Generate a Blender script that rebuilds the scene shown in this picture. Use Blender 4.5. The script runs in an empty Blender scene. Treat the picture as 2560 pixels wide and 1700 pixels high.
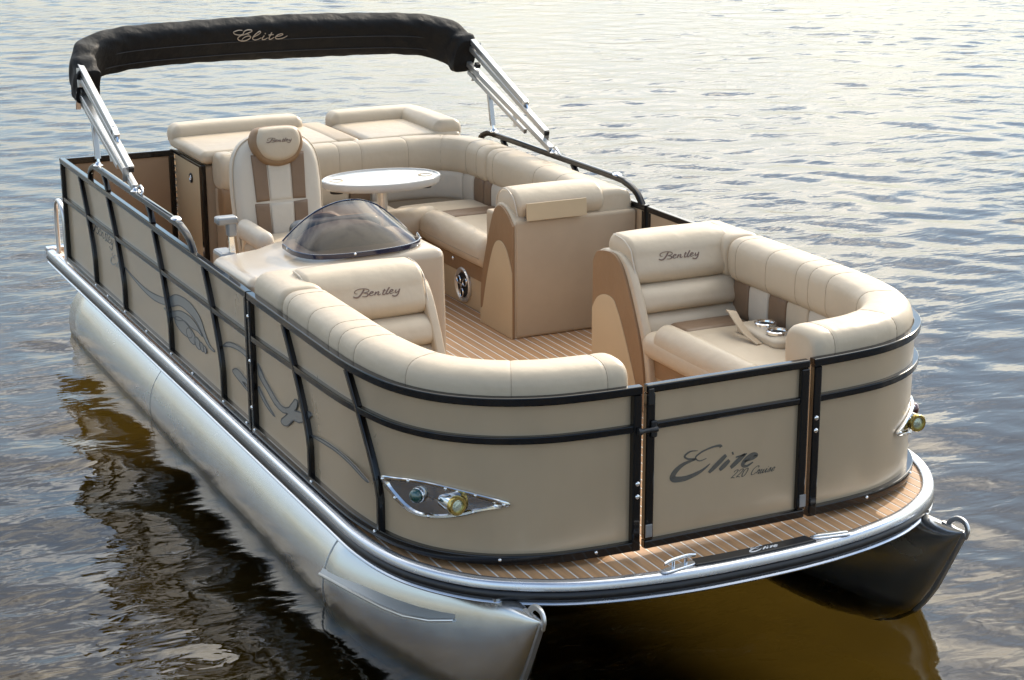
import bpy, bmesh, math, random
import numpy as np
from mathutils import Vector, Matrix
R = math.radians
random.seed(7)
scene = bpy.context.scene
C = scene.collection

# ------------------------------------------------------------------ camera
CAM = Vector((10.8108, -3.5293, 2.6168))
yaw, pitch, roll = R(153.92), R(-16.20), R(-0.19)
f = Vector((math.cos(pitch)*math.cos(yaw), math.cos(pitch)*math.sin(yaw), math.sin(pitch)))
r0 = f.cross(Vector((0, 0, 1))).normalized()
u0 = r0.cross(f)
rv = r0*math.cos(roll) + u0*math.sin(roll)
uv = u0*math.cos(roll) - r0*math.sin(roll)
cd = bpy.data.cameras.new('camera')
cam = bpy.data.objects.new('camera', cd)
C.objects.link(cam)
cam.matrix_world = Matrix(((rv.x, uv.x, -f.x, CAM.x), (rv.y, uv.y, -f.y, CAM.y), (rv.z, uv.z, -f.z, CAM.z), (0, 0, 0, 1)))
cd.sensor_width = 36
cd.lens = 4581/2560*36
cd.clip_start = 0.1
cd.clip_end = 20000
scene.camera = cam

# ------------------------------------------------------------------ sky, sun, exposure
SUN_AZ, SUN_EL = 125.0, 25.0          # degrees, azimuth counted from +X towards +Y
world = bpy.data.worlds.new('World')
scene.world = world
world.use_nodes = True
wn, wl = world.node_tree.nodes, world.node_tree.links
wn.clear()
w_out = wn.new('ShaderNodeOutputWorld')
w_bg = wn.new('ShaderNodeBackground')
w_bg.inputs['Strength'].default_value = 0.15
sky = wn.new('ShaderNodeTexSky')
sky.sky_type = 'NISHITA'
sky.sun_disc = False
sky.sun_elevation = R(SUN_EL)
sky.sun_rotation = R(90 - SUN_AZ)
sky.air_density = 1.15
sky.dust_density = 0.0
sky.ozone_density = 1.6
# broken cloud over the whole sky: a flat noise layer seen in perspective
geo = wn.new('ShaderNodeTexCoord')
sep = wn.new('ShaderNodeSeparateXYZ')
wl.new(geo.outputs['Generated'], sep.inputs[0])
def wmath(op, a, b=None):
    n = wn.new('ShaderNodeMath'); n.operation = op
    for i, v in enumerate((a, b)):
        if v is None: continue
        if isinstance(v, (int, float)): n.inputs[i].default_value = v
        else: wl.new(v, n.inputs[i])
    return n.outputs[0]
zc = wmath('ADD', wmath('MAXIMUM', sep.outputs[2], 0.0), 0.10)
cx = wmath('DIVIDE', sep.outputs[0], zc)
cy = wmath('DIVIDE', sep.outputs[1], zc)
comb = wn.new('ShaderNodeCombineXYZ')
wl.new(cx, comb.inputs[0]); wl.new(cy, comb.inputs[1])
def wnoise(scale, detail, rough, off):
    mp = wn.new('ShaderNodeMapping'); mp.inputs['Location'].default_value = (off, off*0.37, 0)
    wl.new(comb.outputs[0], mp.inputs[0])
    n = wn.new('ShaderNodeTexNoise'); n.inputs['Scale'].default_value = scale
    n.inputs['Detail'].default_value = detail; n.inputs['Roughness'].default_value = rough
    n.inputs['Distortion'].default_value = 0.4
    wl.new(mp.outputs[0], n.inputs['Vector'])
    return n.outputs['Fac']
SEED = 51.43
cover = wn.new('ShaderNodeValToRGB')
cover.color_ramp.elements[0].position = 0.46
cover.color_ramp.elements[1].position = 0.58
# seen edge-on, cloud closes up towards the horizon
near = wn.new('ShaderNodeMapRange'); near.inputs['From Min'].default_value = 0.06; near.inputs['From Max'].default_value = 0.24
near.inputs['To Min'].default_value = 0.16; near.inputs['To Max'].default_value = 0.0
wl.new(sep.outputs[2], near.inputs[0])
wl.new(wmath('ADD', wnoise(0.9, 7, 0.58, SEED), near.outputs[0]), cover.inputs[0])
body = wn.new('ShaderNodeValToRGB')
body.color_ramp.elements[0].position = 0.3
body.color_ramp.elements[0].color = (0.60, 0.67, 0.78, 1)
body.color_ramp.elements[1].position = 0.7
body.color_ramp.elements[1].color = (1.0, 0.95, 0.86, 1)
wl.new(wnoise(1.7, 5, 0.6, 11.7), body.inputs[0])
CLOUD = 13.3
cl_em = wn.new('ShaderNodeMixRGB'); cl_em.blend_type = 'MULTIPLY'; cl_em.inputs[0].default_value = 1
cl_em.inputs[2].default_value = (CLOUD, CLOUD, CLOUD, 1)
wl.new(body.outputs[0], cl_em.inputs[1])
# forward scattering: cloud on the sun's side of the sky is brighter and warmer
dotn = wn.new('ShaderNodeVectorMath'); dotn.operation = 'DOT_PRODUCT'
dotn.inputs[1].default_value = (math.cos(R(SUN_EL))*math.cos(R(SUN_AZ)), math.cos(R(SUN_EL))*math.sin(R(SUN_AZ)), math.sin(R(SUN_EL)))
wl.new(geo.outputs['Generated'], dotn.inputs[0])
fs = wmath('POWER', wmath('MAXIMUM', dotn.outputs['Value'], 0.0), 1.7)
scat = wn.new('ShaderNodeMixRGB'); scat.inputs[1].default_value = (0.40, 0.42, 0.45, 1); scat.inputs[2].default_value = (2.10, 1.97, 1.72, 1)
wl.new(fs, scat.inputs[0])
# low cloud is seen edge-on through more air: dimmer, greyer bases near the horizon
lowc = wn.new('ShaderNodeMapRange'); lowc.interpolation_type = 'SMOOTHSTEP'
lowc.inputs['From Min'].default_value = 0.02; lowc.inputs['From Max'].default_value = 0.40
lowc.inputs['To Min'].default_value = 0.36; lowc.inputs['To Max'].default_value = 1.25
wl.new(sep.outputs[2], lowc.inputs[0])
scat2 = wn.new('ShaderNodeVectorMath'); scat2.operation = 'SCALE'
wl.new(scat.outputs[0], scat2.inputs[0]); wl.new(lowc.outputs[0], scat2.inputs['Scale'])
cl_em2 = wn.new('ShaderNodeMixRGB'); cl_em2.blend_type = 'MULTIPLY'; cl_em2.inputs[0].default_value = 1
wl.new(cl_em.outputs[0], cl_em2.inputs[1]); wl.new(scat2.outputs[0], cl_em2.inputs[2])
# cloud takes part of its light from the sky behind it (brighter towards the sun)
cl_mix = wn.new('ShaderNodeMixRGB'); cl_mix.blend_type = 'MIX'; cl_mix.inputs[0].default_value = 0.12
wl.new(cl_em2.outputs[0], cl_mix.inputs[1]); wl.new(sky.outputs[0], cl_mix.inputs[2])
sk_mix = wn.new('ShaderNodeMixRGB'); sk_mix.blend_type = 'MIX'
wl.new(wmath('ADD', wmath('MULTIPLY', cover.outputs[0], 0.88), 0.04), sk_mix.inputs[0])   # thin veil between the clouds
wl.new(sky.outputs[0], sk_mix.inputs[1]); wl.new(cl_mix.outputs[0], sk_mix.inputs[2])
wl.new(sk_mix.outputs[0], w_bg.inputs['Color'])
wl.new(w_bg.outputs[0], w_out.inputs[0])

sd = bpy.data.lights.new('sun', 'SUN')
sd.energy = 2.3
sd.angle = R(0.5)
sd.color = (1.0, 0.86, 0.68)
sun = bpy.data.objects.new('sun', sd)
C.objects.link(sun)
sdir = Vector((math.cos(R(SUN_EL))*math.cos(R(SUN_AZ)), math.cos(R(SUN_EL))*math.sin(R(SUN_AZ)), math.sin(R(SUN_EL))))
sun.rotation_euler = sdir.to_track_quat('Z', 'Y').to_euler()
sun.location = sdir*40

scene.view_settings.view_transform = 'Standard'
scene.view_settings.look = 'None'
scene.view_settings.gamma = 1
scene.view_settings.use_curve_mapping = False
scene.view_settings.exposure = 0.74
scene.render.engine = 'CYCLES'
scene.cycles.max_bounces = 10
scene.cycles.transparent_max_bounces = 16
scene.cycles.sample_clamp_indirect = 6
scene.cycles.caustics_reflective = False
scene.cycles.caustics_refractive = False

# ------------------------------------------------------------------ materials
MATS = {}
def mat(name, col, rough=0.5, metal=0.0, spec=0.5, coat=0.0, coat_rough=0.1, bump=None, vary=None, aniso=0.0, sheen=0.0):
    m = bpy.data.materials.new(name); m.use_nodes = True
    nt = m.node_tree; b = nt.nodes['Principled BSDF']
    b.inputs['Base Color'].default_value = (*col, 1)
    b.inputs['Roughness'].default_value = rough
    b.inputs['Metallic'].default_value = metal
    b.inputs['Specular IOR Level'].default_value = spec
    b.inputs['Coat Weight'].default_value = coat
    b.inputs['Coat Roughness'].default_value = coat_rough
    if sheen: b.inputs['Sheen Weight'].default_value = sheen; b.inputs['Sheen Roughness'].default_value = 0.4
    tc = nt.nodes.new('ShaderNodeTexCoord')
    last = None
    for sc, st, di, de in (([] if not bump else [bump]) if not (bump and isinstance(bump[0][0], tuple)) else bump):   # (scale xyz, strength, distance, detail)
        mp = nt.nodes.new('ShaderNodeMapping'); mp.inputs['Scale'].default_value = sc
        no = nt.nodes.new('ShaderNodeTexNoise'); no.inputs['Scale'].default_value = 1; no.inputs['Detail'].default_value = de
        bu = nt.nodes.new('ShaderNodeBump'); bu.inputs['Strength'].default_value = st; bu.inputs['Distance'].default_value = di
        nt.links.new(tc.outputs['Object'], mp.inputs[0]); nt.links.new(mp.outputs[0], no.inputs['Vector'])
        nt.links.new(no.outputs['Fac'], bu.inputs['Height']); nt.links.new(bu.outputs[0], b.inputs['Normal'])
        if last: nt.links.new(last, bu.inputs['Normal'])
        last = bu.outputs[0]
    if vary:                                   # (scale xyz, amount, roughness amount)
        sc, am, ra = vary
        mp = nt.nodes.new('ShaderNodeMapping'); mp.inputs['Scale'].default_value = sc
        no = nt.nodes.new('ShaderNodeTexNoise'); no.inputs['Scale'].default_value = 1; no.inputs['Detail'].default_value = 6
        no.inputs['Roughness'].default_value = 0.6
        nt.links.new(tc.outputs['Object'], mp.inputs[0]); nt.links.new(mp.outputs[0], no.inputs['Vector'])
        mr = nt.nodes.new('ShaderNodeMapRange'); mr.inputs['From Min'].default_value = 0.3; mr.inputs['From Max'].default_value = 0.7
        mr.inputs['To Min'].default_value = 1-am; mr.inputs['To Max'].default_value = 1+am
        nt.links.new(no.outputs['Fac'], mr.inputs[0])
        mx = nt.nodes.new('ShaderNodeVectorMath'); mx.operation = 'SCALE'; mx.inputs[0].default_value = col
        nt.links.new(mr.outputs[0], mx.inputs['Scale']); nt.links.new(mx.outputs[0], b.inputs['Base Color'])
        if ra:
            mr2 = nt.nodes.new('ShaderNodeMapRange'); mr2.inputs['From Min'].default_value = 0.3; mr2.inputs['From Max'].default_value = 0.7
            mr2.inputs['To Min'].default_value = max(0.02, rough-ra); mr2.inputs['To Max'].default_value = rough+ra
            nt.links.new(no.outputs['Fac'], mr2.inputs[0]); nt.links.new(mr2.outputs[0], b.inputs['Roughness'])
    MATS[name] = m
    return m

VIN = (((7, 7, 7), 0.40, 0.018, 3), ((45, 45, 45), 0.10, 0.003, 2), ((330, 330, 330), 0.22, 0.002, 2))
mat('vinyl_cream', (0.54, 0.435, 0.308), 0.42, spec=0.4, bump=VIN, vary=((3, 3, 3), 0.05, 0.05))
mat('vinyl_white', (0.57, 0.495, 0.395), 0.42, spec=0.4, bump=VIN, vary=((3, 3, 3), 0.04, 0.04))
mat('vinyl_brown', (0.205, 0.128, 0.075), 0.45, spec=0.4, bump=VIN, vary=((3, 3, 3), 0.06, 0.04))
mat('vinyl_caramel', (0.27, 0.16, 0.08), 0.45, spec=0.4, bump=VIN, vary=((4, 4, 4), 0.06, 0.04))
mat('vinyl_taupe', (0.47, 0.36, 0.242), 0.5, spec=0.35, bump=((420, 420, 420), 0.35, 0.002, 2), vary=((3, 3, 3), 0.06, 0.04))
mat('vinyl_seam', (0.36, 0.28, 0.20), 0.6)
mat('panel_beige', (0.54, 0.41, 0.25), 0.42, spec=0.4, vary=((5, 5, 5), 0.04, 0.05))
mat('gelcoat', (0.50, 0.405, 0.295), 0.24, spec=0.5, coat=0.2, coat_rough=0.06, vary=((4, 4, 4), 0.03, 0.03))
mat('fence_skin', (0.56, 0.432, 0.288), 0.32, metal=0.38, spec=0.5, coat=0.4, coat_rough=0.12, bump=(((2.2, 2.2, 2.2), 0.10, 0.02, 2), ((160, 160, 160), 0.03, 0.001, 2)), vary=((2.5, 2.5, 1.2), 0.05, 0.06))
mat('fence_skin_inner', (0.33, 0.215, 0.125), 0.5, spec=0.4, vary=((3, 3, 3), 0.05, 0.04))  # browner inside face of the fence; warm bounce light is put into the colour
mat('rail_black', (0.007, 0.0058, 0.0055), 0.10, spec=0.45, vary=((9, 9, 9), 0.1, 0.03))
mat('rubber_black', (0.014, 0.014, 0.016), 0.36, spec=0.5, vary=((20, 20, 20), 0.2, 0.06))
mat('rub_silver', (0.62, 0.64, 0.68), 0.24, metal=0.85, spec=0.5, vary=((4, 12, 12), 0.06, 0.06))
mat('aluminium', (0.66, 0.67, 0.665), 0.22, metal=0.95, bump=(((26, 1.5, 1.5), 0.045, 0.006, 2), ((3, 5, 5), 0.05, 0.02, 1)), vary=((1.5, 7, 3), 0.07, 0.09))
def stain_line(m, z0, z1, col):
    nt = m.node_tree; b = nt.nodes['Principled BSDF']
    src = b.inputs['Base Color'].links[0].from_socket
    tc = nt.nodes.new('ShaderNodeTexCoord'); sp = nt.nodes.new('ShaderNodeSeparateXYZ'); nt.links.new(tc.outputs['Object'], sp.inputs[0])
    mp = nt.nodes.new('ShaderNodeMapping'); mp.inputs['Scale'].default_value = (9, 9, 3)
    no = nt.nodes.new('ShaderNodeTexNoise'); no.inputs['Scale'].default_value = 1; no.inputs['Detail'].default_value = 6
    nt.links.new(tc.outputs['Object'], mp.inputs[0]); nt.links.new(mp.outputs[0], no.inputs['Vector'])
    ad = nt.nodes.new('ShaderNodeMath'); ad.operation = 'MULTIPLY_ADD'; ad.inputs[1].default_value = 0.07; nt.links.new(no.outputs['Fac'], ad.inputs[0]); nt.links.new(sp.outputs[2], ad.inputs[2])
    mr = nt.nodes.new('ShaderNodeMapRange'); mr.inputs['From Min'].default_value = z0; mr.inputs['From Max'].default_value = z1
    mr.inputs['To Min'].default_value = 0.75; mr.inputs['To Max'].default_value = 0.0
    nt.links.new(ad.outputs[0], mr.inputs[0])
    mx = nt.nodes.new('ShaderNodeMixRGB'); mx.inputs[2].default_value = (*col, 1)
    nt.links.new(mr.outputs[0], mx.inputs[0]); nt.links.new(src, mx.inputs[1]); nt.links.new(mx.outputs[0], b.inputs['Base Color'])
mat('pontoon_metal', (0.66, 0.67, 0.665), 0.22, metal=0.95, bump=(((26, 1.5, 1.5), 0.045, 0.006, 2), ((3, 5, 5), 0.05, 0.02, 1)), vary=((1.5, 7, 3), 0.07, 0.09))
stain_line(MATS['pontoon_metal'], -.435, -.400, (0.20, 0.19, 0.16))
mat('aluminium_bright', (0.70, 0.70, 0.69), 0.33, metal=0.9, vary=((8, 8, 8), 0.05, 0.06))
mat('aluminium_painted', (0.52, 0.515, 0.50), 0.30, metal=0.8, spec=0.5, coat=0.3, vary=((6, 6, 6), 0.04, 0.05))
mat('weld', (0.45, 0.45, 0.45), 0.4, metal=0.9, bump=((150, 150, 150), 0.6, 0.004, 2))
mat('strake_metal', (0.50, 0.50, 0.48), 0.5, metal=0.25)
mat('chrome', (0.78, 0.78, 0.78), 0.07, metal=1.0)
mat('chrome_shaded', (0.42, 0.41, 0.415), 0.14, metal=1.0)  # chrome darkened in its colour to stand for the recess's dark reflections
mat('brass', (0.55, 0.42, 0.14), 0.18, metal=1.0)
mat('lens_green', (0.005, 0.07, 0.06), 0.05, spec=0.8, coat=1.0, coat_rough=0.02)
mat('lens_red', (0.10, 0.006, 0.005), 0.05, spec=0.8, coat=1.0, coat_rough=0.02)
mat('lens_clear', (0.55, 0.62, 0.50), 0.08, metal=0.6, coat=1.0, coat_rough=0.02, bump=((140, 140, 140), 0.8, 0.004, 1))
mat('plastic_white', (0.52, 0.495, 0.45), 0.2, spec=0.5, coat=0.4, coat_rough=0.05, vary=((6, 6, 6), 0.03, 0.04))
mat('dash_brown', (0.11, 0.08, 0.06), 0.55)
mat('plastic_black', (0.015, 0.015, 0.016), 0.35)
mat('plastic_grey', (0.30, 0.30, 0.30), 0.3, metal=0.5)
mat('dark_void', (0.008, 0.007, 0.007), 0.7)
mat('canvas_black', (0.006, 0.0055, 0.0055), 0.68, spec=0.28, sheen=0.02, bump=(((7, 9, 7), 0.75, 0.03, 4), ((28, 28, 28), 0.35, 0.006, 3), ((900, 900, 900), 0.25, 0.001, 2)), vary=((6, 6, 6), 0.2, 0.06))
mat('stitch_cream', (0.50, 0.40, 0.30), 0.7)
mat('decal_graphite', (0.205, 0.20, 0.18), 0.26, metal=0.7, coat=0.3)
mat('decal_silver', (0.30, 0.30, 0.285), 0.3, metal=0.55, coat=0.3)
mat('decal_edge', (0.085, 0.09, 0.095), 0.35, metal=0.4)
mat('print_white', (0.75, 0.75, 0.75), 0.5)
mat('embroidery_brown', (0.17, 0.105, 0.078), 0.7)
mat('caulk', (0.80, 0.76, 0.68), 0.6)
mat('deck_core', (0.10, 0.09, 0.08), 0.7)
mat('plank_teak', (0.50, 0.285, 0.14), 0.5, spec=0.35, bump=((3, 90, 90), 0.15, 0.003, 3), vary=((2.5, 60, 60), 0.22, 0.05))

def smoked():
    m = bpy.data.materials.new('acrylic_smoked'); m.use_nodes = True
    nt = m.node_tree; nt.nodes.clear()
    o = nt.nodes.new('ShaderNodeOutputMaterial'); mx = nt.nodes.new('ShaderNodeMixShader')
    fr = nt.nodes.new('ShaderNodeFresnel'); fr.inputs[0].default_value = 1.36
    t = nt.nodes.new('ShaderNodeBsdfTransparent'); t.inputs[0].default_value = (0.31, 0.25, 0.215, 1)
    g = nt.nodes.new('ShaderNodeBsdfGlossy'); g.inputs['Roughness'].default_value = 0.03
    nt.links.new(fr.outputs[0], mx.inputs[0]); nt.links.new(t.outputs[0], mx.inputs[1]); nt.links.new(g.outputs[0], mx.inputs[2])
    nt.links.new(mx.outputs[0], o.inputs[0])
    MATS['acrylic_smoked'] = m
smoked()
def blue_edge():
    mat('acrylic_edge', (0.012, 0.017, 0.045), 0.12, coat=0.6)
blue_edge()

# ------------------------------------------------------------------ mesh helpers
def link(name, me, m, parent, smooth=True, angle=40):
    if m: me.materials.append(MATS[m])
    if smooth:
        me.polygons.foreach_set('use_smooth', [True]*len(me.polygons))
        me.set_sharp_from_angle(angle=R(angle))
    o = bpy.data.objects.new(name, me)
    C.objects.link(o)
    if parent is not None: o.parent = parent
    return o
def mesh(name, V, F, m, parent=None, smooth=True, angle=40, fix=True):
    me = bpy.data.meshes.new(name)
    me.from_pydata([tuple(v) for v in V], [], [tuple(q) for q in F])
    me.validate()
    if fix:
        bm = bmesh.new(); bm.from_mesh(me)
        bmesh.ops.recalc_face_normals(bm, faces=bm.faces[:]); bm.to_mesh(me); bm.free()
    me.update()
    return link(name, me, m, parent, smooth, angle)
def empty(name, label, cat, loc=(0, 0, 0), group=None):
    o = bpy.data.objects.new(name, None); C.objects.link(o)
    o.empty_display_size = 0.1
    o['label'] = label; o['category'] = cat
    if group: o['group'] = group
    return o
def box(name, lo, hi, m, parent, bev=0.006, seg=2, M=None):
    bm = bmesh.new()
    bmesh.ops.create_cube(bm, size=1)
    for v in bm.verts:
        v.co = Vector([(lo[i]+hi[i])/2 + v.co[i]*(hi[i]-lo[i]) for i in range(3)])
    if bev: bmesh.ops.bevel(bm, geom=bm.edges[:], offset=bev, segments=seg, affect='EDGES', profile=0.5)
    if M is not None: bmesh.ops.transform(bm, matrix=M, verts=bm.verts[:])
    me = bpy.data.meshes.new(name); bm.to_mesh(me); bm.free()
    return link(name, me, m, parent, True, 14)
def prism(name, poly, axis, a0, a1, m, parent, bev=0.0, seg=2):
    """polygon in the two other axes, extruded along axis"""
    def P(p, a):
        return {'x': (a, p[0], p[1]), 'y': (p[0], a, p[1]), 'z': (p[0], p[1], a)}[axis]
    n = len(poly)
    bm = bmesh.new()
    b = [bm.verts.new(P(p, a0)) for p in poly]; t = [bm.verts.new(P(p, a1)) for p in poly]
    bm.faces.new(b); bm.faces.new(t)
    for i in range(n): bm.faces.new((b[i], b[(i+1) % n], t[(i+1) % n], t[i]))
    bmesh.ops.recalc_face_normals(bm, faces=bm.faces[:])
    if bev:
        ed = [e for e in bm.edges if (e.verts[0] in b) == (e.verts[1] in b)]
        bmesh.ops.bevel(bm, geom=ed, offset=bev, segments=seg, affect='EDGES', profile=0.5)
    me = bpy.data.meshes.new(name); bm.to_mesh(me); bm.free()
    return link(name, me, m, parent, True, 20)
def spline(pts, n=8, closed=False):
    """Catmull-Rom through pts (any dimension)"""
    P = [np.array(p, float) for p in pts]; N = len(P); out = []
    for i in range(N if closed else N-1):
        a, b, c, d = (P[(i-1) % N], P[i], P[(i+1) % N], P[(i+2) % N]) if closed else (P[max(i-1, 0)], P[i], P[i+1], P[min(i+2, N-1)])
        for k in range(n):
            t = k/n
            out.append(0.5*((2*b)+(-a+c)*t+(2*a-5*b+4*c-d)*t*t+(-a+3*b-3*c+d)*t**3))
    if not closed: out.append(P[-1])
    return [tuple(p) for p in out]
def frames(pts, up=(0, 0, 1), closed=False):
    P = [Vector(p) for p in pts]; n = len(P); fr = []
    for i in range(n):
        if closed: t = P[(i+1) % n]-P[i-1]
        else: t = P[min(i+1, n-1)]-P[max(i-1, 0)]
        t.normalize()
        s = t.cross(Vector(up))
        if s.length < 1e-4: s = fr[-1][1] if fr else Vector((1, 0, 0))
        s.normalize(); fr.append((t, s, s.cross(t)))
    return P, fr
def sweep(name, pts, prof, m, parent, up=(0, 0, 1), closed=False, cap=True, scl=None, angle=40, smooth=True):
    """prof: closed list of (side, up); scl(i)->(su, sv, dv) per station"""
    if isinstance(prof, RR): angle = min(angle, 20)
    P, fr = frames(pts, up, closed)
    V, F = [], []; k = len(prof); n = len(P)
    for i in range(n):
        t, s, w = fr[i]; su, sv, ou, ov = scl[i] if scl else (1, 1, 0, 0)
        for a, b in prof: V.append(P[i]+s*(a*su+ou)+w*(b*sv+ov))
    for i in range(n if closed else n-1):
        for j in range(k):
            q = (i+1) % n
            F.append((i*k+j, i*k+(j+1) % k, q*k+(j+1) % k, q*k+j))
    if cap and not closed:
        F.append(tuple(range(k))); F.append(tuple((n-1)*k+j for j in range(k)))
    return mesh(name, V, F, m, parent, smooth, angle)
def circ(r, n=12, r2=None):
    return [(r*math.cos(2*math.pi*i/n), (r2 or r)*math.sin(2*math.pi*i/n)) for i in range(n)]
class RR(list): pass
def rrect(w, h, r=0.004, n=2):
    out = RR()
    for cx_, cy_, a0 in ((w/2-r, h/2-r, 0), (-w/2+r, h/2-r, 90), (-w/2+r, -h/2+r, 180), (w/2-r, -h/2+r, 270)):
        for k in range(n+1):
            a = R(a0+90*k/n); out.append((cx_+r*math.cos(a), cy_+r*math.sin(a)))
    return out
def tube(name, pts, r, m, parent, n=10, closed=False, up=(0, 0, 1)):
    return sweep(name, pts, circ(r, n), m, parent, up, closed)
def lathe(name, prof, m, parent, M=None, n=28, ang=45):
    V, F = [], []; k = len(prof)
    for i in range(n):
        a = 2*math.pi*i/n
        for r_, z_ in prof: V.append(Vector((r_*math.cos(a), r_*math.sin(a), z_)))
    for i in range(n):
        for j in range(k-1): F.append((i*k+j, ((i+1) % n)*k+j, ((i+1) % n)*k+j+1, i*k+j+1))
    if M is not None: V = [M @ v for v in V]
    o = mesh(name, V, F, m, parent, True, ang)
    return o
def frame_at(o, xd, zd):
    z = Vector(zd).normalized(); x = Vector(xd); x = (x-z*x.dot(z)).normalized(); y = z.cross(x)
    return Matrix(((x.x, y.x, z.x, o[0]), (x.y, y.y, z.y, o[1]), (x.z, y.z, z.z, o[2]), (0, 0, 0, 1)))
def rbox(name, lo, hi, r, m, parent, n=4, div=(1, 1, 1), puff=(0, 0, 0), warp=None, angle=60):
    """rounded, slightly puffed cushion; warp(x,y,z)->(x,y,z)"""
    lo = np.array(lo, float); hi = np.array(hi, float)
    rr = np.minimum(np.array([r]*3 if np.isscalar(r) else r, float), (hi-lo)/2*0.999)
    ax = []
    for a in range(3):
        c0 = [lo[a]+rr[a]-rr[a]*math.tan(R(45*k/n)) for k in range(n, 0, -1)]
        mid = list(np.linspace(lo[a]+rr[a], hi[a]-rr[a], div[a]+1))
        c1 = [hi[a]-rr[a]+rr[a]*math.tan(R(45*k/n)) for k in range(1, n+1)]
        ax.append(c0+mid+c1)
    nx, ny, nz = [len(q) for q in ax]
    V, F, idx = [], [], {}
    ce, hs = (lo+hi)/2, (hi-lo)/2
    def vid(i, j, k):
        if (i, j, k) in idx: return idx[(i, j, k)]
        p = np.array([ax[0][i], ax[1][j], ax[2][k]])
        q = np.minimum(np.maximum(p, lo+rr), hi-rr)
        d = (p-q)/rr
        L = np.linalg.norm(d)
        if L > 0: p = q+d/L*rr
        u = (p-ce)/hs
        g = 1-np.clip(np.abs(u), 0, 1)**2.5
        p = p+np.array([puff[0]*u[0]*g[1]*g[2], puff[1]*u[1]*g[0]*g[2], puff[2]*u[2]*g[0]*g[1]])
        if warp: p = np.array(warp(*p))
        idx[(i, j, k)] = len(V); V.append(tuple(p)); return idx[(i, j, k)]
    for k in (0, nz-1):
        for i in range(nx-1):
            for j in range(ny-1): F.append((vid(i, j, k), vid(i+1, j, k), vid(i+1, j+1, k), vid(i, j+1, k)))
    for j in (0, ny-1):
        for i in range(nx-1):
            for k in range(nz-1): F.append((vid(i, j, k), vid(i+1, j, k), vid(i+1, j, k+1), vid(i, j, k+1)))
    for i in (0, nx-1):
        for j in range(ny-1):
            for k in range(nz-1): F.append((vid(i, j, k), vid(i, j+1, k), vid(i, j+1, k+1), vid(i, j, k+1)))
    return mesh(name, V, F, m, parent, True, angle)
def pad(name, outline, th, m, parent, M, p=0.45, rings=6, edge=0.35, inner=0.0):
    """pillow from a closed 2-D outline, domed towards local +z"""
    O = np.array(outline, float); c = O.mean(0); n = len(O)
    V, F = [], []
    V += [(x, y, 0) for x, y in O]
    for k in range(rings+1):
        a = k/rings*math.pi/2
        s = 1-(1-math.cos(a))*edge
        z = th*math.sin(a)**(2*p)
        q = c+(O-c)*s
        V += [(x, y, z) for x, y in q]
    base = n*(rings+1)
    for k in range(1, 5):
        s = (1-edge)*(1-k/5)
        q = c+(O-c)*s
        V += [(x, y, th+inner*(1-(1-k/5)**2)) for x, y in q]
    V.append((c[0], c[1], th+inner))
    L = n*(rings+1+1+4)
    for k in range(rings+1+4):
        for j in range(n): F.append((k*n+j, k*n+(j+1) % n, (k+1)*n+(j+1) % n, (k+1)*n+j))
    k = rings+1+4
    for j in range(n): F.append((k*n+j, k*n+(j+1) % n, L))
    F.append(tuple(range(n)))
    V = [M @ Vector(v) for v in V]
    return mesh(name, V, F, m, parent, True, 60)
def slab(name, outline, th, m, parent, fn):
    """thin plate from a 2-D outline; fn(u,v,w)->3-D"""
    n = len(outline)
    V = [fn(u, v, 0) for u, v in outline]+[fn(u, v, th) for u, v in outline]
    F = [tuple(range(n)), tuple(range(n, 2*n))]+[(i, (i+1) % n, n+(i+1) % n, n+i) for i in range(n)]
    return mesh(name, V, F, m, parent, False)

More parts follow.
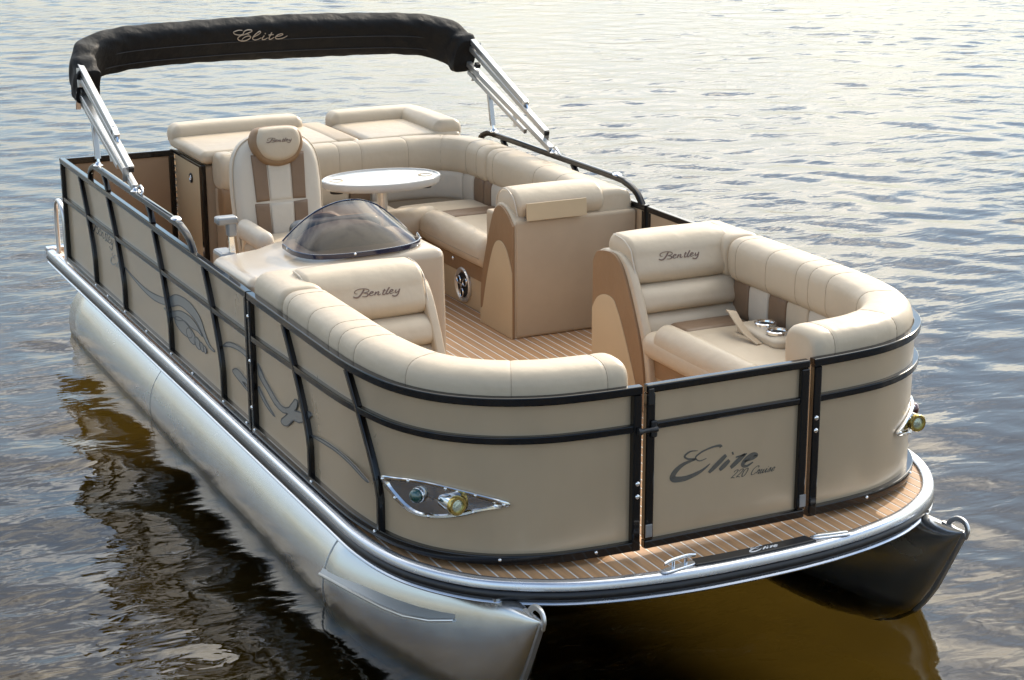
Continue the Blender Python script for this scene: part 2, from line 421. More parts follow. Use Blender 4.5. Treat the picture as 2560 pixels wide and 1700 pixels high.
# ------------------------------------------------------------------ lettering (pen strokes)
GL = {
 'E': ([[(.74, .80), (.80, .92), (.70, 1.0), (.50, .97), (.34, .82), (.38, .64), (.60, .56)], [(.60, .56), (.36, .55), (.14, .38), (.06, .16), (.16, .01), (.38, .0), (.60, .12), (.74, .28)], [(.34, .82), (.16, .78), (.06, .66), (.12, .56)]], .80),
 'l': ([[(.02, .10), (.18, .50), (.27, .86), (.22, 1.0), (.14, .84), (.10, .40), (.12, .06), (.20, 0), (.32, .14)]], .30),
 'i': ([[(.02, .12), (.12, .46), (.10, .12), (.16, 0), (.28, .14)], [(.15, .66), (.17, .70)]], .26),
 't': ([[(.02, .12), (.13, .50), (.16, .82)], [(.16, .82), (.10, .12), (.17, 0), (.30, .14)], [(-.02, .50), (.28, .53)]], .28),
 'e': ([[(.02, .14), (.18, .22), (.27, .36), (.20, .47), (.09, .38), (.06, .15), (.15, 0), (.34, .13)]], .32),
 'B': ([[(.30, .96), (.27, .50), (.20, .04)], [(.04, .66), (.04, .86), (.22, 1.0), (.50, 1.0), (.64, .84), (.54, .62), (.28, .53)], [(.28, .53), (.62, .50), (.70, .24), (.54, .02), (.26, -.02), (.02, .02), (-.06, .14)]], .76),
 'n': ([[(.0, .40), (.06, .46), (.08, .0)], [(.08, .0), (.14, .34), (.24, .46), (.30, .36), (.28, .10), (.33, 0), (.42, .12)]], .40),
 'y': ([[(.02, .40), (.07, .46), (.06, .16), (.12, .02), (.22, .10), (.28, .44)], [(.28, .44), (.26, .0), (.16, -.32), (.04, -.36), (.02, -.22), (.16, -.06), (.38, .12)]], .36),
 '2': ([[(.04, .72), (.12, .92), (.30, .96), (.36, .76), (.22, .42), (.02, .06)], [(.02, .06), (.18, .10), (.38, .02)]], .44),
 '0': ([[(.22, .96), (.06, .78), (.03, .30), (.15, .0), (.32, .16), (.37, .64), (.30, .92), (.20, .96)]], .46),
 'C': ([[(.44, .78), (.44, .94), (.28, .98), (.08, .72), (.03, .30), (.14, .02), (.34, .06), (.46, .22)]], .48),
 'r': ([[(.02, .10), (.08, .46), (.14, .50), (.14, .40), (.24, .42), (.21, .14), (.26, 0), (.34, .12)]], .32),
 'u': ([[(.0, .40), (.06, .46), (.04, .14), (.10, 0), (.20, .10), (.27, .46)], [(.27, .46), (.25, .10), (.31, 0), (.40, .12)]], .38),
 's': ([[(.02, .10), (.14, .40), (.18, .50), (.22, .32), (.22, .10), (.12, 0), (.04, .06)], [(.12, 0), (.30, .10)]], .30),
 ' ': ([], .34)}
def lettering(name, text, height, m, parent, fn, slant=0.32, fat=0.085, thin=0.03, nib=35, th=0.0012, space=1.0, tail=False):
    """fn(u,v,w)->3-D; u along the line, v up, w off the surface; u starts at 0"""
    V, F = [], []; x = 0
    for ch in text:
        st, adv = GL[ch]
        for pl in st:
            pts = np.array(spline(pl, 7)); n = len(pts)
            pts = np.array([(px+slant*py+x, py) for px, py in pts])
            tg = np.gradient(pts, axis=0); tg /= (np.linalg.norm(tg, axis=1)[:, None]+1e-9)
            ang = np.arctan2(tg[:, 1], tg[:, 0])
            w = thin+(fat-thin)*np.abs(np.sin(ang-R(nib)))**1.2
            e = np.minimum(np.arange(n), n-1-np.arange(n)); w = w*np.minimum(1, 0.45+e/5)
            nn = np.stack([-tg[:, 1], tg[:, 0]], 1)
            A = (pts+nn*w[:, None]/2)*height; B = (pts-nn*w[:, None]/2)*height
            b = len(V)
            for i in range(n):
                V += [fn(*A[i], 0), fn(*B[i], 0), fn(*A[i], th), fn(*B[i], th)]
            for i in range(n-1):
                q = b+4*i
                F += [(q+2, q+3, q+7, q+6), (q, q+2, q+6, q+4), (q+1, q+5, q+7, q+3)]
        x += adv*space
    return mesh(name, V, F, m, parent, False, fix=False)

# whole words as pen strokes: (x0, baseline y at x0, slope, cap height, [(points, (w_start, w_mid, w_end))]) in drawing units
WORDS = {
 'serif_elite': (112, 426, -.0, 247, [
  ([(365, 191), (290, 187), (235, 221), (270, 251), (345, 262)], (3, 15, 12)),
  ([(600, 197), (590, 181), (540, 179), (480, 188), (400, 212), (345, 250), (385, 287), (455, 276)], (26, 12, 5)),
  ([(345, 266), (230, 290), (150, 340), (118, 393), (150, 418), (260, 422), (400, 385), (495, 330)], (10, 46, 4)),
  ([(655, 278), (570, 345), (485, 410)], (26, 36, 20)), ([(690, 330), (640, 370), (592, 405)], (24, 36, 22)), ([(716, 276), (730, 270)], (22, 24, 22)),
  ([(850, 300), (770, 356), (705, 402)], (20, 36, 26)), ([(755, 314), (810, 308), (868, 298)], (10, 14, 8)),
  ([(845, 368), (930, 353), (968, 328), (925, 318), (860, 352), (828, 396), (870, 414), (935, 388)], (10, 34, 8))]),
 'loop_elite': (155, 338, -.04, 218, [
  ([(335, 120), (250, 120), (168, 150), (200, 190), (290, 207), (350, 190), (372, 140), (440, 112), (508, 115), (512, 142), (450, 172), (385, 196), (430, 190), (470, 202)], (8, 14, 8)),
  ([(395, 200), (300, 225), (258, 265), (272, 306), (340, 330), (430, 320), (498, 272), (492, 236), (420, 236), (352, 282), (330, 342)], (9, 16, 6)),
  ([(545, 268), (640, 210), (684, 160), (668, 140), (618, 172), (560, 240), (545, 290), (590, 320), (660, 302), (712, 270)], (9, 15, 8)),
  ([(762, 225), (732, 280), (738, 314), (780, 310), (832, 275)], (13, 15, 8)), ([(770, 187), (784, 183)], (15, 16, 15)),
  ([(905, 170), (862, 262), (868, 305), (910, 300), (962, 265)], (13, 15, 8)), ([(842, 216), (942, 210)], (9, 11, 9)),
  ([(988, 258), (1080, 242), (1124, 212), (1090, 200), (1022, 225), (985, 270), (1012, 301), (1090, 301), (1160, 277), (1215, 240)], (9, 15, 7))]),
 'seat_word': (160, 382, -.15, 165, [
  ([(255, 300), (205, 290), (215, 245), (290, 206), (400, 188), (490, 200), (498, 236), (430, 264), (385, 274)], (8, 12, 12)),
  ([(385, 274), (458, 284), (468, 315), (420, 346), (345, 350)], (10, 20, 7)), ([(408, 205), (335, 298), (262, 364), (200, 378), (158, 360)], (20, 26, 13)),
  ([(512, 292), (562, 270), (590, 247), (562, 240), (520, 268), (500, 305), (530, 326), (588, 298)], (7, 17, 7)),
  ([(648, 238), (602, 312)], (17, 20, 20)), ([(622, 285), (690, 236), (702, 250), (674, 294), (700, 302), (735, 280)], (7, 18, 7)),
  ([(838, 178), (778, 278), (800, 291), (835, 272)], (20, 20, 7)), ([(788, 217), (852, 205)], (8, 11, 8)),
  ([(942, 138), (856, 252), (870, 276), (915, 252)], (22, 22, 8)),
  ([(930, 243), (990, 215), (1010, 191), (978, 185), (936, 225), (925, 255), (960, 265), (1015, 238)], (7, 17, 7)),
  ([(1075, 182), (1046, 230), (1072, 241), (1120, 205)], (17, 18, 7)), ([(1152, 162), (1100, 268), (1040, 315), (988, 311), (975, 296)], (19, 20, 12))]),
}
def word_lettering(name, key, cap, m, parent, fn, th=0.0012, sx=1.0, bold=1.0):
    x0, yb, sl, S, strokes = WORDS[key]
    V, F = [], []
    for pl, (wa, wb, wc) in strokes:
        pts = np.array([((x-x0)/S*sx, (yb+sl*(x-x0)-y)/S) for x, y in spline(pl, 7)])
        n = len(pts); tg = np.gradient(pts, axis=0); tg /= (np.linalg.norm(tg, axis=1)[:, None]+1e-9)
        t = np.linspace(0, 1, n)
        w = np.where(t < .5, wa+(wb-wa)*np.sin(t*math.pi), wc+(wb-wc)*np.sin(t*math.pi))/S*bold
        nn = np.stack([-tg[:, 1], tg[:, 0]], 1)
        A = (pts+nn*w[:, None]/2)*cap; B_ = (pts-nn*w[:, None]/2)*cap
        b = len(V)
        for i in range(n): V += [fn(*A[i], 0), fn(*B_[i], 0), fn(*A[i], th), fn(*B_[i], th)]
        for i in range(n-1):
            q = b+4*i
            F += [(q+2, q+3, q+7, q+6), (q, q+2, q+6, q+4), (q+1, q+5, q+7, q+3)]
        F += [(b, b+1, b+3, b+2), (b+4*n-4, b+4*n-2, b+4*n-1, b+4*n-3)]
    return mesh(name, V, F, m, parent, False, fix=False)
def on_surface(o, direction, lift=0.0015):
    """returns drop(p): p moved along -direction on to the mesh of o, then lifted off by w"""
    from mathutils.bvhtree import BVHTree
    tree = BVHTree.FromPolygons([v.co.copy() for v in o.data.vertices], [tuple(p.vertices) for p in o.data.polygons])
    d = Vector(direction).normalized()
    def drop(p, w=0):
        hit = tree.ray_cast(Vector(p)+d*.5, -d)
        return (hit[0] if hit[0] is not None else Vector(p))+d*(lift+w)
    return drop

# ------------------------------------------------------------------ boat outlines
B = 1.22
H = 0.633
DK = -0.02
FENCE_HALF = [(4.45, 1.220), (4.66, 1.214), (4.85, 1.192), (5.0, 1.155), (5.14, 1.085), (5.25, .985), (5.33, .865), (5.385, .72), (5.41, .55), (5.42, .372)]
RUB_HALF = [(4.55, 1.25), (4.75, 1.248), (4.95, 1.225), (5.12, 1.175), (5.28, 1.085), (5.41, .965), (5.525, .78), (5.59, .60), (5.63, .40), (5.65, .2), (5.655, 0)]
fence_curve = spline(FENCE_HALF, 6)
def offset2(pts, d):
    """shift a 2-D open curve (starting aft, ending at the bow) inboard by d"""
    P = np.array(pts); t = np.gradient(P, axis=0); t /= np.linalg.norm(t, axis=1)[:, None]
    nn = np.stack([t[:, 1], -t[:, 0]], 1)      # for port curve: points inboard
    return [tuple(p) for p in P+nn*d]
def bow_path(sy, x0, d, z, dense=True):
    c = [(x0, B)]
    x = x0+0.25
    while x < 4.40: c.append((x, B)); x += 0.25
    c = c+[tuple(p) for p in fence_curve]
    # inboard normal of the port curve points to -y / -x
    P = np.array(c); t = np.gradient(P, axis=0); t /= np.linalg.norm(t, axis=1)[:, None]
    nn = np.stack([t[:, 1], -t[:, 0]], 1)
    nn = -nn if nn[0][1] > 0 else nn
    Q = P+nn*d
    zz = z if callable(z) else (lambda x_: z)
    return [(q[0], sy*q[1], zz(q[0])) for q in Q]
def midz(x): return float(np.interp(x, [0, 1.43, 2.4, 3.5, 4.2, 4.8, 5.5], [.388, .405, .418, .432, .452, .470, .474]))

# ------------------------------------------------------------------ water, lake bed
WZ = -0.49
def axis_coords(lo, hi, fine_lo, fine_hi, h, grow=1.16):
    c = list(np.arange(fine_lo, fine_hi+h/2, h))
    s = h; x = c[-1]
    while x < hi: s *= grow; x += s; c.append(x)
    s = h; x = c[0]; pre = []
    while x > lo: s *= grow; x -= s; pre.append(x)
    return np.array(pre[::-1]+c)
gx = axis_coords(-4000, 4000, -26.0, 7.5, 0.055)
gy = axis_coords(-4000, 4000, -4.5, 19.0, 0.055)
X, Y = np.meshgrid(gx, gy, indexing='ij')
rng = np.random.default_rng(5)
Z = np.zeros_like(X)
for i in range(70):
    lam = 0.20*(5.2**rng.random())
    th = R(150)+rng.normal(0, 0.62)
    k = 2*math.pi/lam
    slope = 0.0102*(lam/0.6)**-0.05
    a = slope/k
    ph = rng.random()*6.283
    mod = 0.65+0.35*np.sin(X*rng.normal(0, 0.35)+Y*rng.normal(0, 0.35)+rng.random()*6.28)
    Z += a*mod*np.sin(k*(X*math.cos(th)+Y*math.sin(th))+ph)
# ripples running off the boat's near side
dside = np.clip(-1.2-Y, 0, None)
Z += 0.0030*np.exp(-dside/1.6)*(Y < -1.2)*np.sin(2*math.pi/0.42*(dside+0.25*np.sin(X*1.3)+0.1*np.sin(X*3.1)))*(0.5+0.5*np.sin(X*0.9+1.0))
gust = 0.5+0.22*np.sin(X*.31+Y*.23+1.1)+0.18*np.sin(X*.17-Y*.41+2.7)+0.16*np.sin(X*.55+Y*.71+.4)+0.12*np.sin(-X*.9+Y*.62+4.0)
Z *= 0.62+0.76*np.clip(gust, 0, 1)
edge = np.clip((np.maximum(np.abs(X+9)-16.5, np.abs(Y-7)-11.5))/3.0, 0, 1)
calm = 1-0.30*np.exp(-((np.maximum(np.abs(X-2.6)-3.2, 0))**2+(np.maximum(np.abs(Y+0.3)-1.5, 0))**2)/2.2)
Z *= (1-edge)*calm
nx, ny = X.shape
me = bpy.data.meshes.new('water')
co = np.stack([X, Y, Z+WZ], -1).reshape(-1, 3).astype(np.float32)
me.vertices.add(nx*ny); me.vertices.foreach_set('co', co.ravel())
ii, jj = np.meshgrid(np.arange(nx-1), np.arange(ny-1), indexing='ij')
q = (ii*ny+jj).ravel()
loops = np.stack([q, q+ny, q+ny+1, q+1], 1).ravel().astype(np.int32)
nf = len(q)
me.loops.add(nf*4); me.loops.foreach_set('vertex_index', loops)
me.polygons.add(nf); me.polygons.foreach_set('loop_start', np.arange(0, nf*4, 4, dtype=np.int32))
me.polygons.foreach_set('use_smooth', np.ones(nf, bool))
me.update(); me.validate()
wm = bpy.data.materials.new('lake_water'); wm.use_nodes = True
nt = wm.node_tree; nt.nodes.clear()
o_ = nt.nodes.new('ShaderNodeOutputMaterial'); mx = nt.nodes.new('ShaderNodeMixShader')
fr_ = nt.nodes.new('ShaderNodeFresnel'); fr_.inputs[0].default_value = 1.42
tr_ = nt.nodes.new('ShaderNodeBsdfTransparent'); tr_.inputs[0].default_value = (0.92, 0.85, 0.62, 1)
gl_ = nt.nodes.new('ShaderNodeBsdfGlossy'); gl_.inputs['Roughness'].default_value = 0.02
tc = nt.nodes.new('ShaderNodeTexCoord')
def wripple(scale, rot, stretch, detail, dist):
    mp = nt.nodes.new('ShaderNodeMapping'); mp.inputs['Rotation'].default_value = (0, 0, rot); mp.inputs['Scale'].default_value = (scale, scale*stretch, scale)
    no = nt.nodes.new('ShaderNodeTexNoise'); no.inputs['Scale'].default_value = 1; no.inputs['Detail'].default_value = detail
    no.inputs['Distortion'].default_value = 0.6
    nt.links.new(tc.outputs['Object'], mp.inputs[0]); nt.links.new(mp.outputs[0], no.inputs['Vector'])
    return no.outputs['Fac']
b1 = nt.nodes.new('ShaderNodeBump'); b1.inputs['Strength'].default_value = 1.0; b1.inputs['Distance'].default_value = 0.020
b2 = nt.nodes.new('ShaderNodeBump'); b2.inputs['Strength'].default_value = 1.0; b2.inputs['Distance'].default_value = 0.0046
# wind streaks: ripples come and go in patches
patch = nt.nodes.new('ShaderNodeMapRange'); patch.inputs['From Min'].default_value = 0.35; patch.inputs['From Max'].default_value = 0.65
patch.inputs['To Min'].default_value = 0.35; patch.inputs['To Max'].default_value = 1.0
nt.links.new(wripple(0.22, R(60), 2.2, 2, 0), patch.inputs[0])
nt.links.new(wripple(3.2, R(60), 0.42, 3, 0), b1.inputs['Height'])
nt.links.new(wripple(12.0, R(55), 0.5, 2, 0), b2.inputs['Height'])
nt.links.new(patch.outputs[0], b1.inputs['Strength']); nt.links.new(patch.outputs[0], b2.inputs['Strength'])
nt.links.new(b1.outputs[0], b2.inputs['Normal'])
nt.links.new(b2.outputs[0], fr_.inputs['Normal']); nt.links.new(b2.outputs[0], gl_.inputs['Normal'])
nt.links.new(fr_.outputs[0], mx.inputs[0]); nt.links.new(tr_.outputs[0], mx.inputs[1]); nt.links.new(gl_.outputs[0], mx.inputs[2])
nt.links.new(mx.outputs[0], o_.inputs[0])
me.materials.append(wm)
water = bpy.data.objects.new('water', me); C.objects.link(water); water['kind'] = 'structure'

# murky bottom
s = 4000
bedx = list(np.linspace(-12, 12, 60)); bedx = [-s, -200]+bedx+[200, s]
V = [(x, y, -1.27+0.05*math.sin(x*1.7+y)+0.05*math.sin(y*1.3-x*.6) if abs(x) < 50 and abs(y) < 50 else -1.27) for x in bedx for y in bedx]
nb = len(bedx)
F = [(i*nb+j, (i+1)*nb+j, (i+1)*nb+j+1, i*nb+j+1) for i in range(nb-1) for j in range(nb-1)]
mat('lake_silt', (0.112, 0.074, 0.0135), 0.9, spec=0.1, vary=((0.8, 0.8, 0.8), 0.22, 0))
bed = mesh('lake_bed', V, F, 'lake_silt'); bed['kind'] = 'structure'

# ------------------------------------------------------------------ the boat
boat = empty('pontoon_boat', 'long pontoon boat with champagne side panels, black rails and silver tubes', 'boat')

# deck
full_rub = [(-0.42, 1.25)]+[(x, 1.25) for x in np.arange(0, 4.5, 0.5)]+spline(RUB_HALF, 5)
deck_half = offset2(full_rub, 0.048)
if deck_half[0][1] > 1.25: deck_half = offset2(full_rub, -0.048)
deck_half[-1] = (full_rub[-1][0]-0.048, 0.0)
outl = [(x, y) for x, y in deck_half]+[(x, -y) for x, y in deck_half[::-1][1:]]
deck = prism('deck', outl, 'z', DK-0.045, DK-0.0012, 'caulk', boat)
dx = np.array([p[0] for p in deck_half]); dy = np.array([p[1] for p in deck_half])
def deck_front(y):
    y = abs(y)
    o_ = np.argsort(dy); return float(np.interp(y, dy[o_], dx[o_]))
k = 0; y = -1.2+0.0
yy = np.arange(-1.217+0.0, 1.25, 0.05)
for y0 in yy:
    a, b_ = max(y0+0.0040, -1.196), min(y0+0.0460, 1.196)
    if b_-a < 0.01: continue
    ya = np.linspace(a, b_, 4)
    fx = [deck_front(v)-0.004 for v in ya]
    V = [(-0.40, a, DK), (-0.40, b_, DK)]+[(fx[i], ya[i], DK) for i in (3, 2, 1, 0)]
    n = len(V)
    V = V+[(p[0], p[1], DK-0.006) for p in V]
    F = [tuple(range(n)), tuple(range(n, 2*n))]+[(i, (i+1) % n, n+(i+1) % n, n+i) for i in range(n)]
    mesh('plank', V, F, 'plank_teak', deck, False)
# frame under the deck
for xx in np.arange(0.2, 5.2, 0.5):
    box('cross_beam', (xx-.04, -1.12, DK-0.12), (xx+.04, 1.12, DK-0.047), 'aluminium', deck, 0.004)

# rub rail round the deck: silver top, black insert, silver lip
rub_full = [(x, y) for x, y in full_rub]+[(x, -y) for x, y in full_rub[::-1][1:]]
def around(d, z): 
    h = offset2(full_rub, d)
    if (h[0][1] > full_rub[0][1]) != (d < 0): h = offset2(full_rub, -d)
    h[-1] = (full_rub[-1][0]-d, 0.0)
    return [(x, y, z) for x, y in h]+[(x, -y, z) for x, y in h[::-1][1:]]
rub = sweep('rub_rail', around(0.026, -0.026), [(-.026, -.012), (-.026, .010), (-.018, .018), (-.002, .0215), (.014, .019), (.023, .011), (.026, 0), (.023, -.012)], 'rub_silver', boat, angle=50)
# sweep's side vector points to starboard of travel; both sides share one profile so keep it symmetric enough
sweep('rubber_insert', around(0.019, -0.060), circ(0.023, 12, 0.022), 'rubber_black', rub)
sweep('lower_lip', around(0.021, -0.090), circ(0.021, 10, 0.011), 'rub_silver', rub)
sweep('deck_skirt', around(0.040, -0.070), rrect(0.02, 0.075), 'rub_silver', rub)

# pontoons
def zbot(x):
    return float(np.interp(x, [4.3, 4.7, 4.95, 5.2, 5.32, 5.43, 5.49, 5.544, 5.62, 5.69], [-.71, -.705, -.685, -.625, -.57, -.49, -.42, -.343, -.20, -.062]))
def pontoon(sy):
    yc, rr, z0 = sy*0.912, 0.29, -0.42
    n = 40
    stations = [(-0.30, .05, 1), (-0.26, .62, 1), (-0.19, .90, 1), (-0.15, 1, 1)]
    V, F = [], []
    for x, sc, _ in stations:
        for j in range(n):
            a = 2*math.pi*j/n; V.append((x, yc+rr*sc*math.sin(a), z0+rr*sc*math.cos(a)))
    for x in np.arange(0.1, 4.31, 0.3):
        for j in range(n):
            a = 2*math.pi*j/n; V.append((x, yc+rr*math.sin(a), z0+rr*math.cos(a)))
    for t in np.linspace(0.03, 1, 26):
        x = 4.3+1.39*t
        zt = -0.13+0.072*t**1.6; zb = zbot(x)
        w = rr*(1-t**1.35)**0.95+0.006
        p = 1-0.30*t
        for j in range(n):
            a = 2*math.pi*j/n
            sn, cs = math.sin(a), math.cos(a)
            V.append((x, yc+w*math.copysign(abs(sn)**p, sn), (zt+zb)/2+(zt-zb)/2*cs))
    ns = len(V)//n
    for i in range(ns-1):
        for j in range(n): F.append((i*n+j, i*n+(j+1) % n, (i+1)*n+(j+1) % n, (i+1)*n+j))
    F.append(tuple(range(n))); F.append(tuple((ns-1)*n+j for j in range(n)))
    po = mesh('pontoon', V, F, 'pontoon_metal', boat, True, 50)
    # welds
    for xw, r_ in ((1.70, .0012), (4.30, .0040)):
        ring = [(xw, yc+(rr+.0005)*math.sin(a), z0+(rr+.0005)*math.cos(a)) for a in np.linspace(0, 2*math.pi, 60, endpoint=False)]
        sweep('weld_bead', ring, circ(r_, 6), 'weld', po, up=(1, 0, 0), closed=True)
    stem = [(x+0.004, yc, zbot(x)) for x in np.linspace(5.0, 5.69, 24)]
    sweep('stem_bar', stem, rrect(0.020, 0.016, .004), 'weld', po, up=(1, 0, .4))
    # towing eye
    eye = spline([(5.59, yc, -.066), (5.612, yc, -.04), (5.645, yc, -.022), (5.685, yc, -.024), (5.704, yc, -.05), (5.693, yc, -.085)], 5)
    sweep('towing_eye', eye, rrect(0.022, 0.012, .004), 'aluminium_bright', po, up=(0, 1, 0))
    sweep('eye_base', [(5.56, yc, -.066), (5.63, yc, -.068), (5.70, yc, -.072)], rrect(0.018, 0.010, .003), 'weld', po)
    # lifting strake on the outer side of the nose
    pl = []
    for x, z_, out in ((4.29, -.355, .010), (4.6, -.315, .030), (4.85, -.285, .050), (5.0, -.262, .058), (5.14, -.232, .045), (5.22, -.210, .006)):
        pl.append((x, z_, out))
    def skin_y(x, z_):
        t = min(1, max(0, (x-4.3)/1.39)); zt = -0.13+0.072*t**1.6; zb = zbot(x) if x > 4.3 else -.71
        w = rr*(1-t**1.35)**0.95+0.006; p = 1-0.30*t
        cs = max(-1, min(1, (z_-(zt+zb)/2)/((zt-zb)/2))); return w*(1-cs*cs)**(p/2)
    Vs, Fs = [], []
    for x, z_, out in pl:
        yb = skin_y(x, z_)
        for th in (0, -.006):
            Vs += [(x, yc+sy*(yb-.004), z_+th+.012), (x, yc+sy*(yb+out), z_+th-.01)]
    for i in range(len(pl)-1):
        a = 4*i; b_ = a+4
        Fs += [(a, a+1, b_+1, b_), (a+2, b_+2, b_+3, a+3), (a+1, a+3, b_+3, b_+1), (a, b_, b_+2, a+2)]
    Fs += [(0, 2, 3, 1), (a+4, a+5, a+7, a+6)]
    st = mesh('lifting_strake', Vs, Fs, 'strake_metal', po, True, 30)
    sweep('strake_edge', [(x, yc+sy*(skin_y(x, z_)+out), z_-.012) for x, z_, out in pl], circ(.0065, 8), 'aluminium_bright', po)
    # riser bracket between nose and deck
    prism('riser_bracket', [(4.35, -.075), (5.42, -.075), (5.40, -.125), (5.30, -.165), (5.22, -.165), (4.9, -.15), (4.35, -.15)], 'y', yc-.05*1, yc+.05, 'aluminium_painted', po, .006)
    prism('riser_rail', [(0.0, -.068), (4.33, -.068), (4.33, -.16), (0.0, -.16)], 'y', yc-.06, yc+.06, 'aluminium', po, .004)
    return po
pontoon(-1); pontoon(1)
# loose line looped under the bow
tube('mooring_line', spline([(5.1, -.62, -.13), (5.18, -.60, -.17), (5.22, -.57, -.20), (5.20, -.53, -.21), (5.1, -.5, -.19)], 6), .006, 'weld', boat, 8)

# fence panels
def bolt(p, nrm, parent, r_=0.009):
    M = frame_at(p, (0.3, 0.2, 1) if abs(nrm[2]) < .8 else (1, 0, 0), nrm)
    return lathe('bolt', [(r_, 0), (r_, .002), (r_*.8, .005), (r_*.35, .0068), (0.0002, .0072)], 'chrome', parent, M, 10)
RW = 0.032
def side_panel(sy, xs, posts, name='fence_panel'):
    """straight side panel: posts list of (x_top, x_bottom); ends vertical"""
    x0, x1 = xs
    fp = sweep(name, [(x0+.012, sy*(B-.026), .315), (x1-.012, sy*(B-.026), .315)], rrect(.004, .585, .0015, 1), 'fence_skin', boat, smooth=False)
    yv = sy*(B-RW/2)
    sweep('top_rail', [(x0, yv, H-RW/2), (x1, yv, H-RW/2)], rrect(RW, RW, .005, 2), 'rail_black', fp)
    sweep('bottom_rail', [(x0, yv, .020), (x1, yv, .020)], rrect(RW, .036, .004, 2), 'rail_black', fp)
    n = 10
    sweep('mid_rail', [(x, yv+sy*.001, midz(x)) for x in np.linspace(x0+.03, x1-.03, n)], rrect(RW-.006, .026, .004, 2), 'rail_black', fp)
    for xe in (x0+RW/2, x1-RW/2):
        sweep('end_post', [(xe, yv+sy*.0005, .004), (xe, yv+sy*.0005, H-.033)], rrect(RW, RW, .006, 2), 'rail_black', fp, up=(1, 0, 0))
    for xt, xb in posts:
        pts = []
        for i in range(15):
            t = i/14; z_ = .036+(H-RW-.036)*t
            pts.append((xb+(xt-xb)*max(0, (t-.22)/.78)**1.35, yv+sy*.0012, z_))
        sweep('curved_post', pts, rrect(RW-.002, RW-.004, .006, 2), 'rail_black', fp, up=(1, 0, 0))
        bolt((xb+.03, sy*(B+.0005), .024), (0, sy, .3), fp, .007)
    return fp
stb = side_panel(-1, (0.0, 3.495), [(.46, .70), (1.096, 1.34), (2.008, 2.225), (2.851, 3.075)])
for x, z_ in ((3.44, .024), (2.62, .024), (1.8, .024), (1.0, .024)): bolt((x, -B-.0005, z_), (0, -1, .3), stb, .007)
side_panel(1, (0.0, 2.74), [(.46, .70), (1.6, 1.83)])

def bow_panel(sy, x0, posts):
    skin = bow_path(sy, x0+.012, .026, .315)
    fp = sweep('fence_panel', skin, rrect(.004, .585, .0015, 1), 'fence_skin', boat, angle=30)
    c = RW/2
    sweep('top_rail', bow_path(sy, x0, c, H-RW/2), rrect(RW, RW, .004, 2), 'rail_black', fp)
    sweep('bottom_rail', bow_path(sy, x0, c, .020), rrect(RW, .036, .004, 2), 'rail_black', fp)
    sweep('mid_rail', bow_path(sy, x0+.03, c-.001, midz)[:-1], rrect(RW-.006, .028, .004, 2), 'rail_black', fp)
    p0 = bow_path(sy, x0, c, 0)
    e = p0[-1]
    sweep('end_post', [(e[0]-.0005, e[1]+sy*.018, .004), (e[0]-.0005, e[1]+sy*.018, H-.033)], rrect(RW+.002, .038, .006, 2), 'rail_black', fp, up=(1, 0, 0))
    sweep('end_post', [(x0+RW/2, sy*(B-c+.0005), .004), (x0+RW/2, sy*(B-c+.0005), H-.033)], rrect(RW, RW, .006, 2), 'rail_black', fp, up=(1, 0, 0))
    P0 = np.array(bow_path(sy, x0, c, 0))
    L = np.concatenate([[0], np.cumsum(np.linalg.norm(np.diff(P0, axis=0), axis=1))])
    def at_len(l, d=0):
        return Vector((np.interp(l, L, P0[:, 0]), np.interp(l, L, P0[:, 1]), 0))
    for lt, lb in posts:
        pts = []
        for i in range(15):
            t = i/14; z_ = .036+(H-RW-.036)*t
            p = at_len(lb+(lt-lb)*max(0, (t-.22)/.78)**1.35); pts.append((p.x, p.y+sy*.0012, z_))
        sweep('curved_post', pts, rrect(RW-.002, RW-.004, .006, 2), 'rail_black', fp, up=(1, 0, 0))
    for l in (.04, .75, 1.35, 1.9, 2.25):
        p = at_len(l); q_ = at_len(l+.02); t = (q_-p).normalized(); nrm = Vector((-t.y, t.x, 0))*sy
        bolt(p+nrm*(c+.0005)+Vector((0, 0, .024)), (nrm.x, nrm.y, .3), fp, .007)
    return fp
sbow = bow_panel(-1, 3.51, [(.445, .715), (1.14, 1.372)])
pbow = bow_panel(1, 3.40, [(.6, .85)])
for z_ in (.53, .33, .12): bolt((3.526, -B-.001, z_), (0, -1, 0), sbow, .009)
for sy, pn in ((-1, sbow), (1, pbow)):
    for z_ in ((.265, .215) if sy < 0 else (.40, .35)): bolt((5.4208, sy*.387, z_), (1, 0, 0), pn, .010)
# boarding gate on the far side
pg = side_panel(1, (2.77, 3.375), [], 'boarding_gate')
# rear panel
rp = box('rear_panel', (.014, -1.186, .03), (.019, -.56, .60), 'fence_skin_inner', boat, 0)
for a, b_ in (((.0, -1.187, H-.04), (.03, -.532, H-.002)), ((.0, -1.187, .004), (.03, -.532, .04))): box('rail', a, b_, 'rail_black', rp, .005)
for a, b_ in (((.001, -.566, .041), (.031, -.532, H-.041)), ((.001, -1.185, .041), (.031, -1.155, H-.041))): box('post', a, b_, 'rail_black', rp, .005)
for i in range(14): tube('hinge_knuckle', [(.035, -.530, .06+i*.04), (.035, -.530, .085+i*.04)], .007, 'chrome', rp, 8)

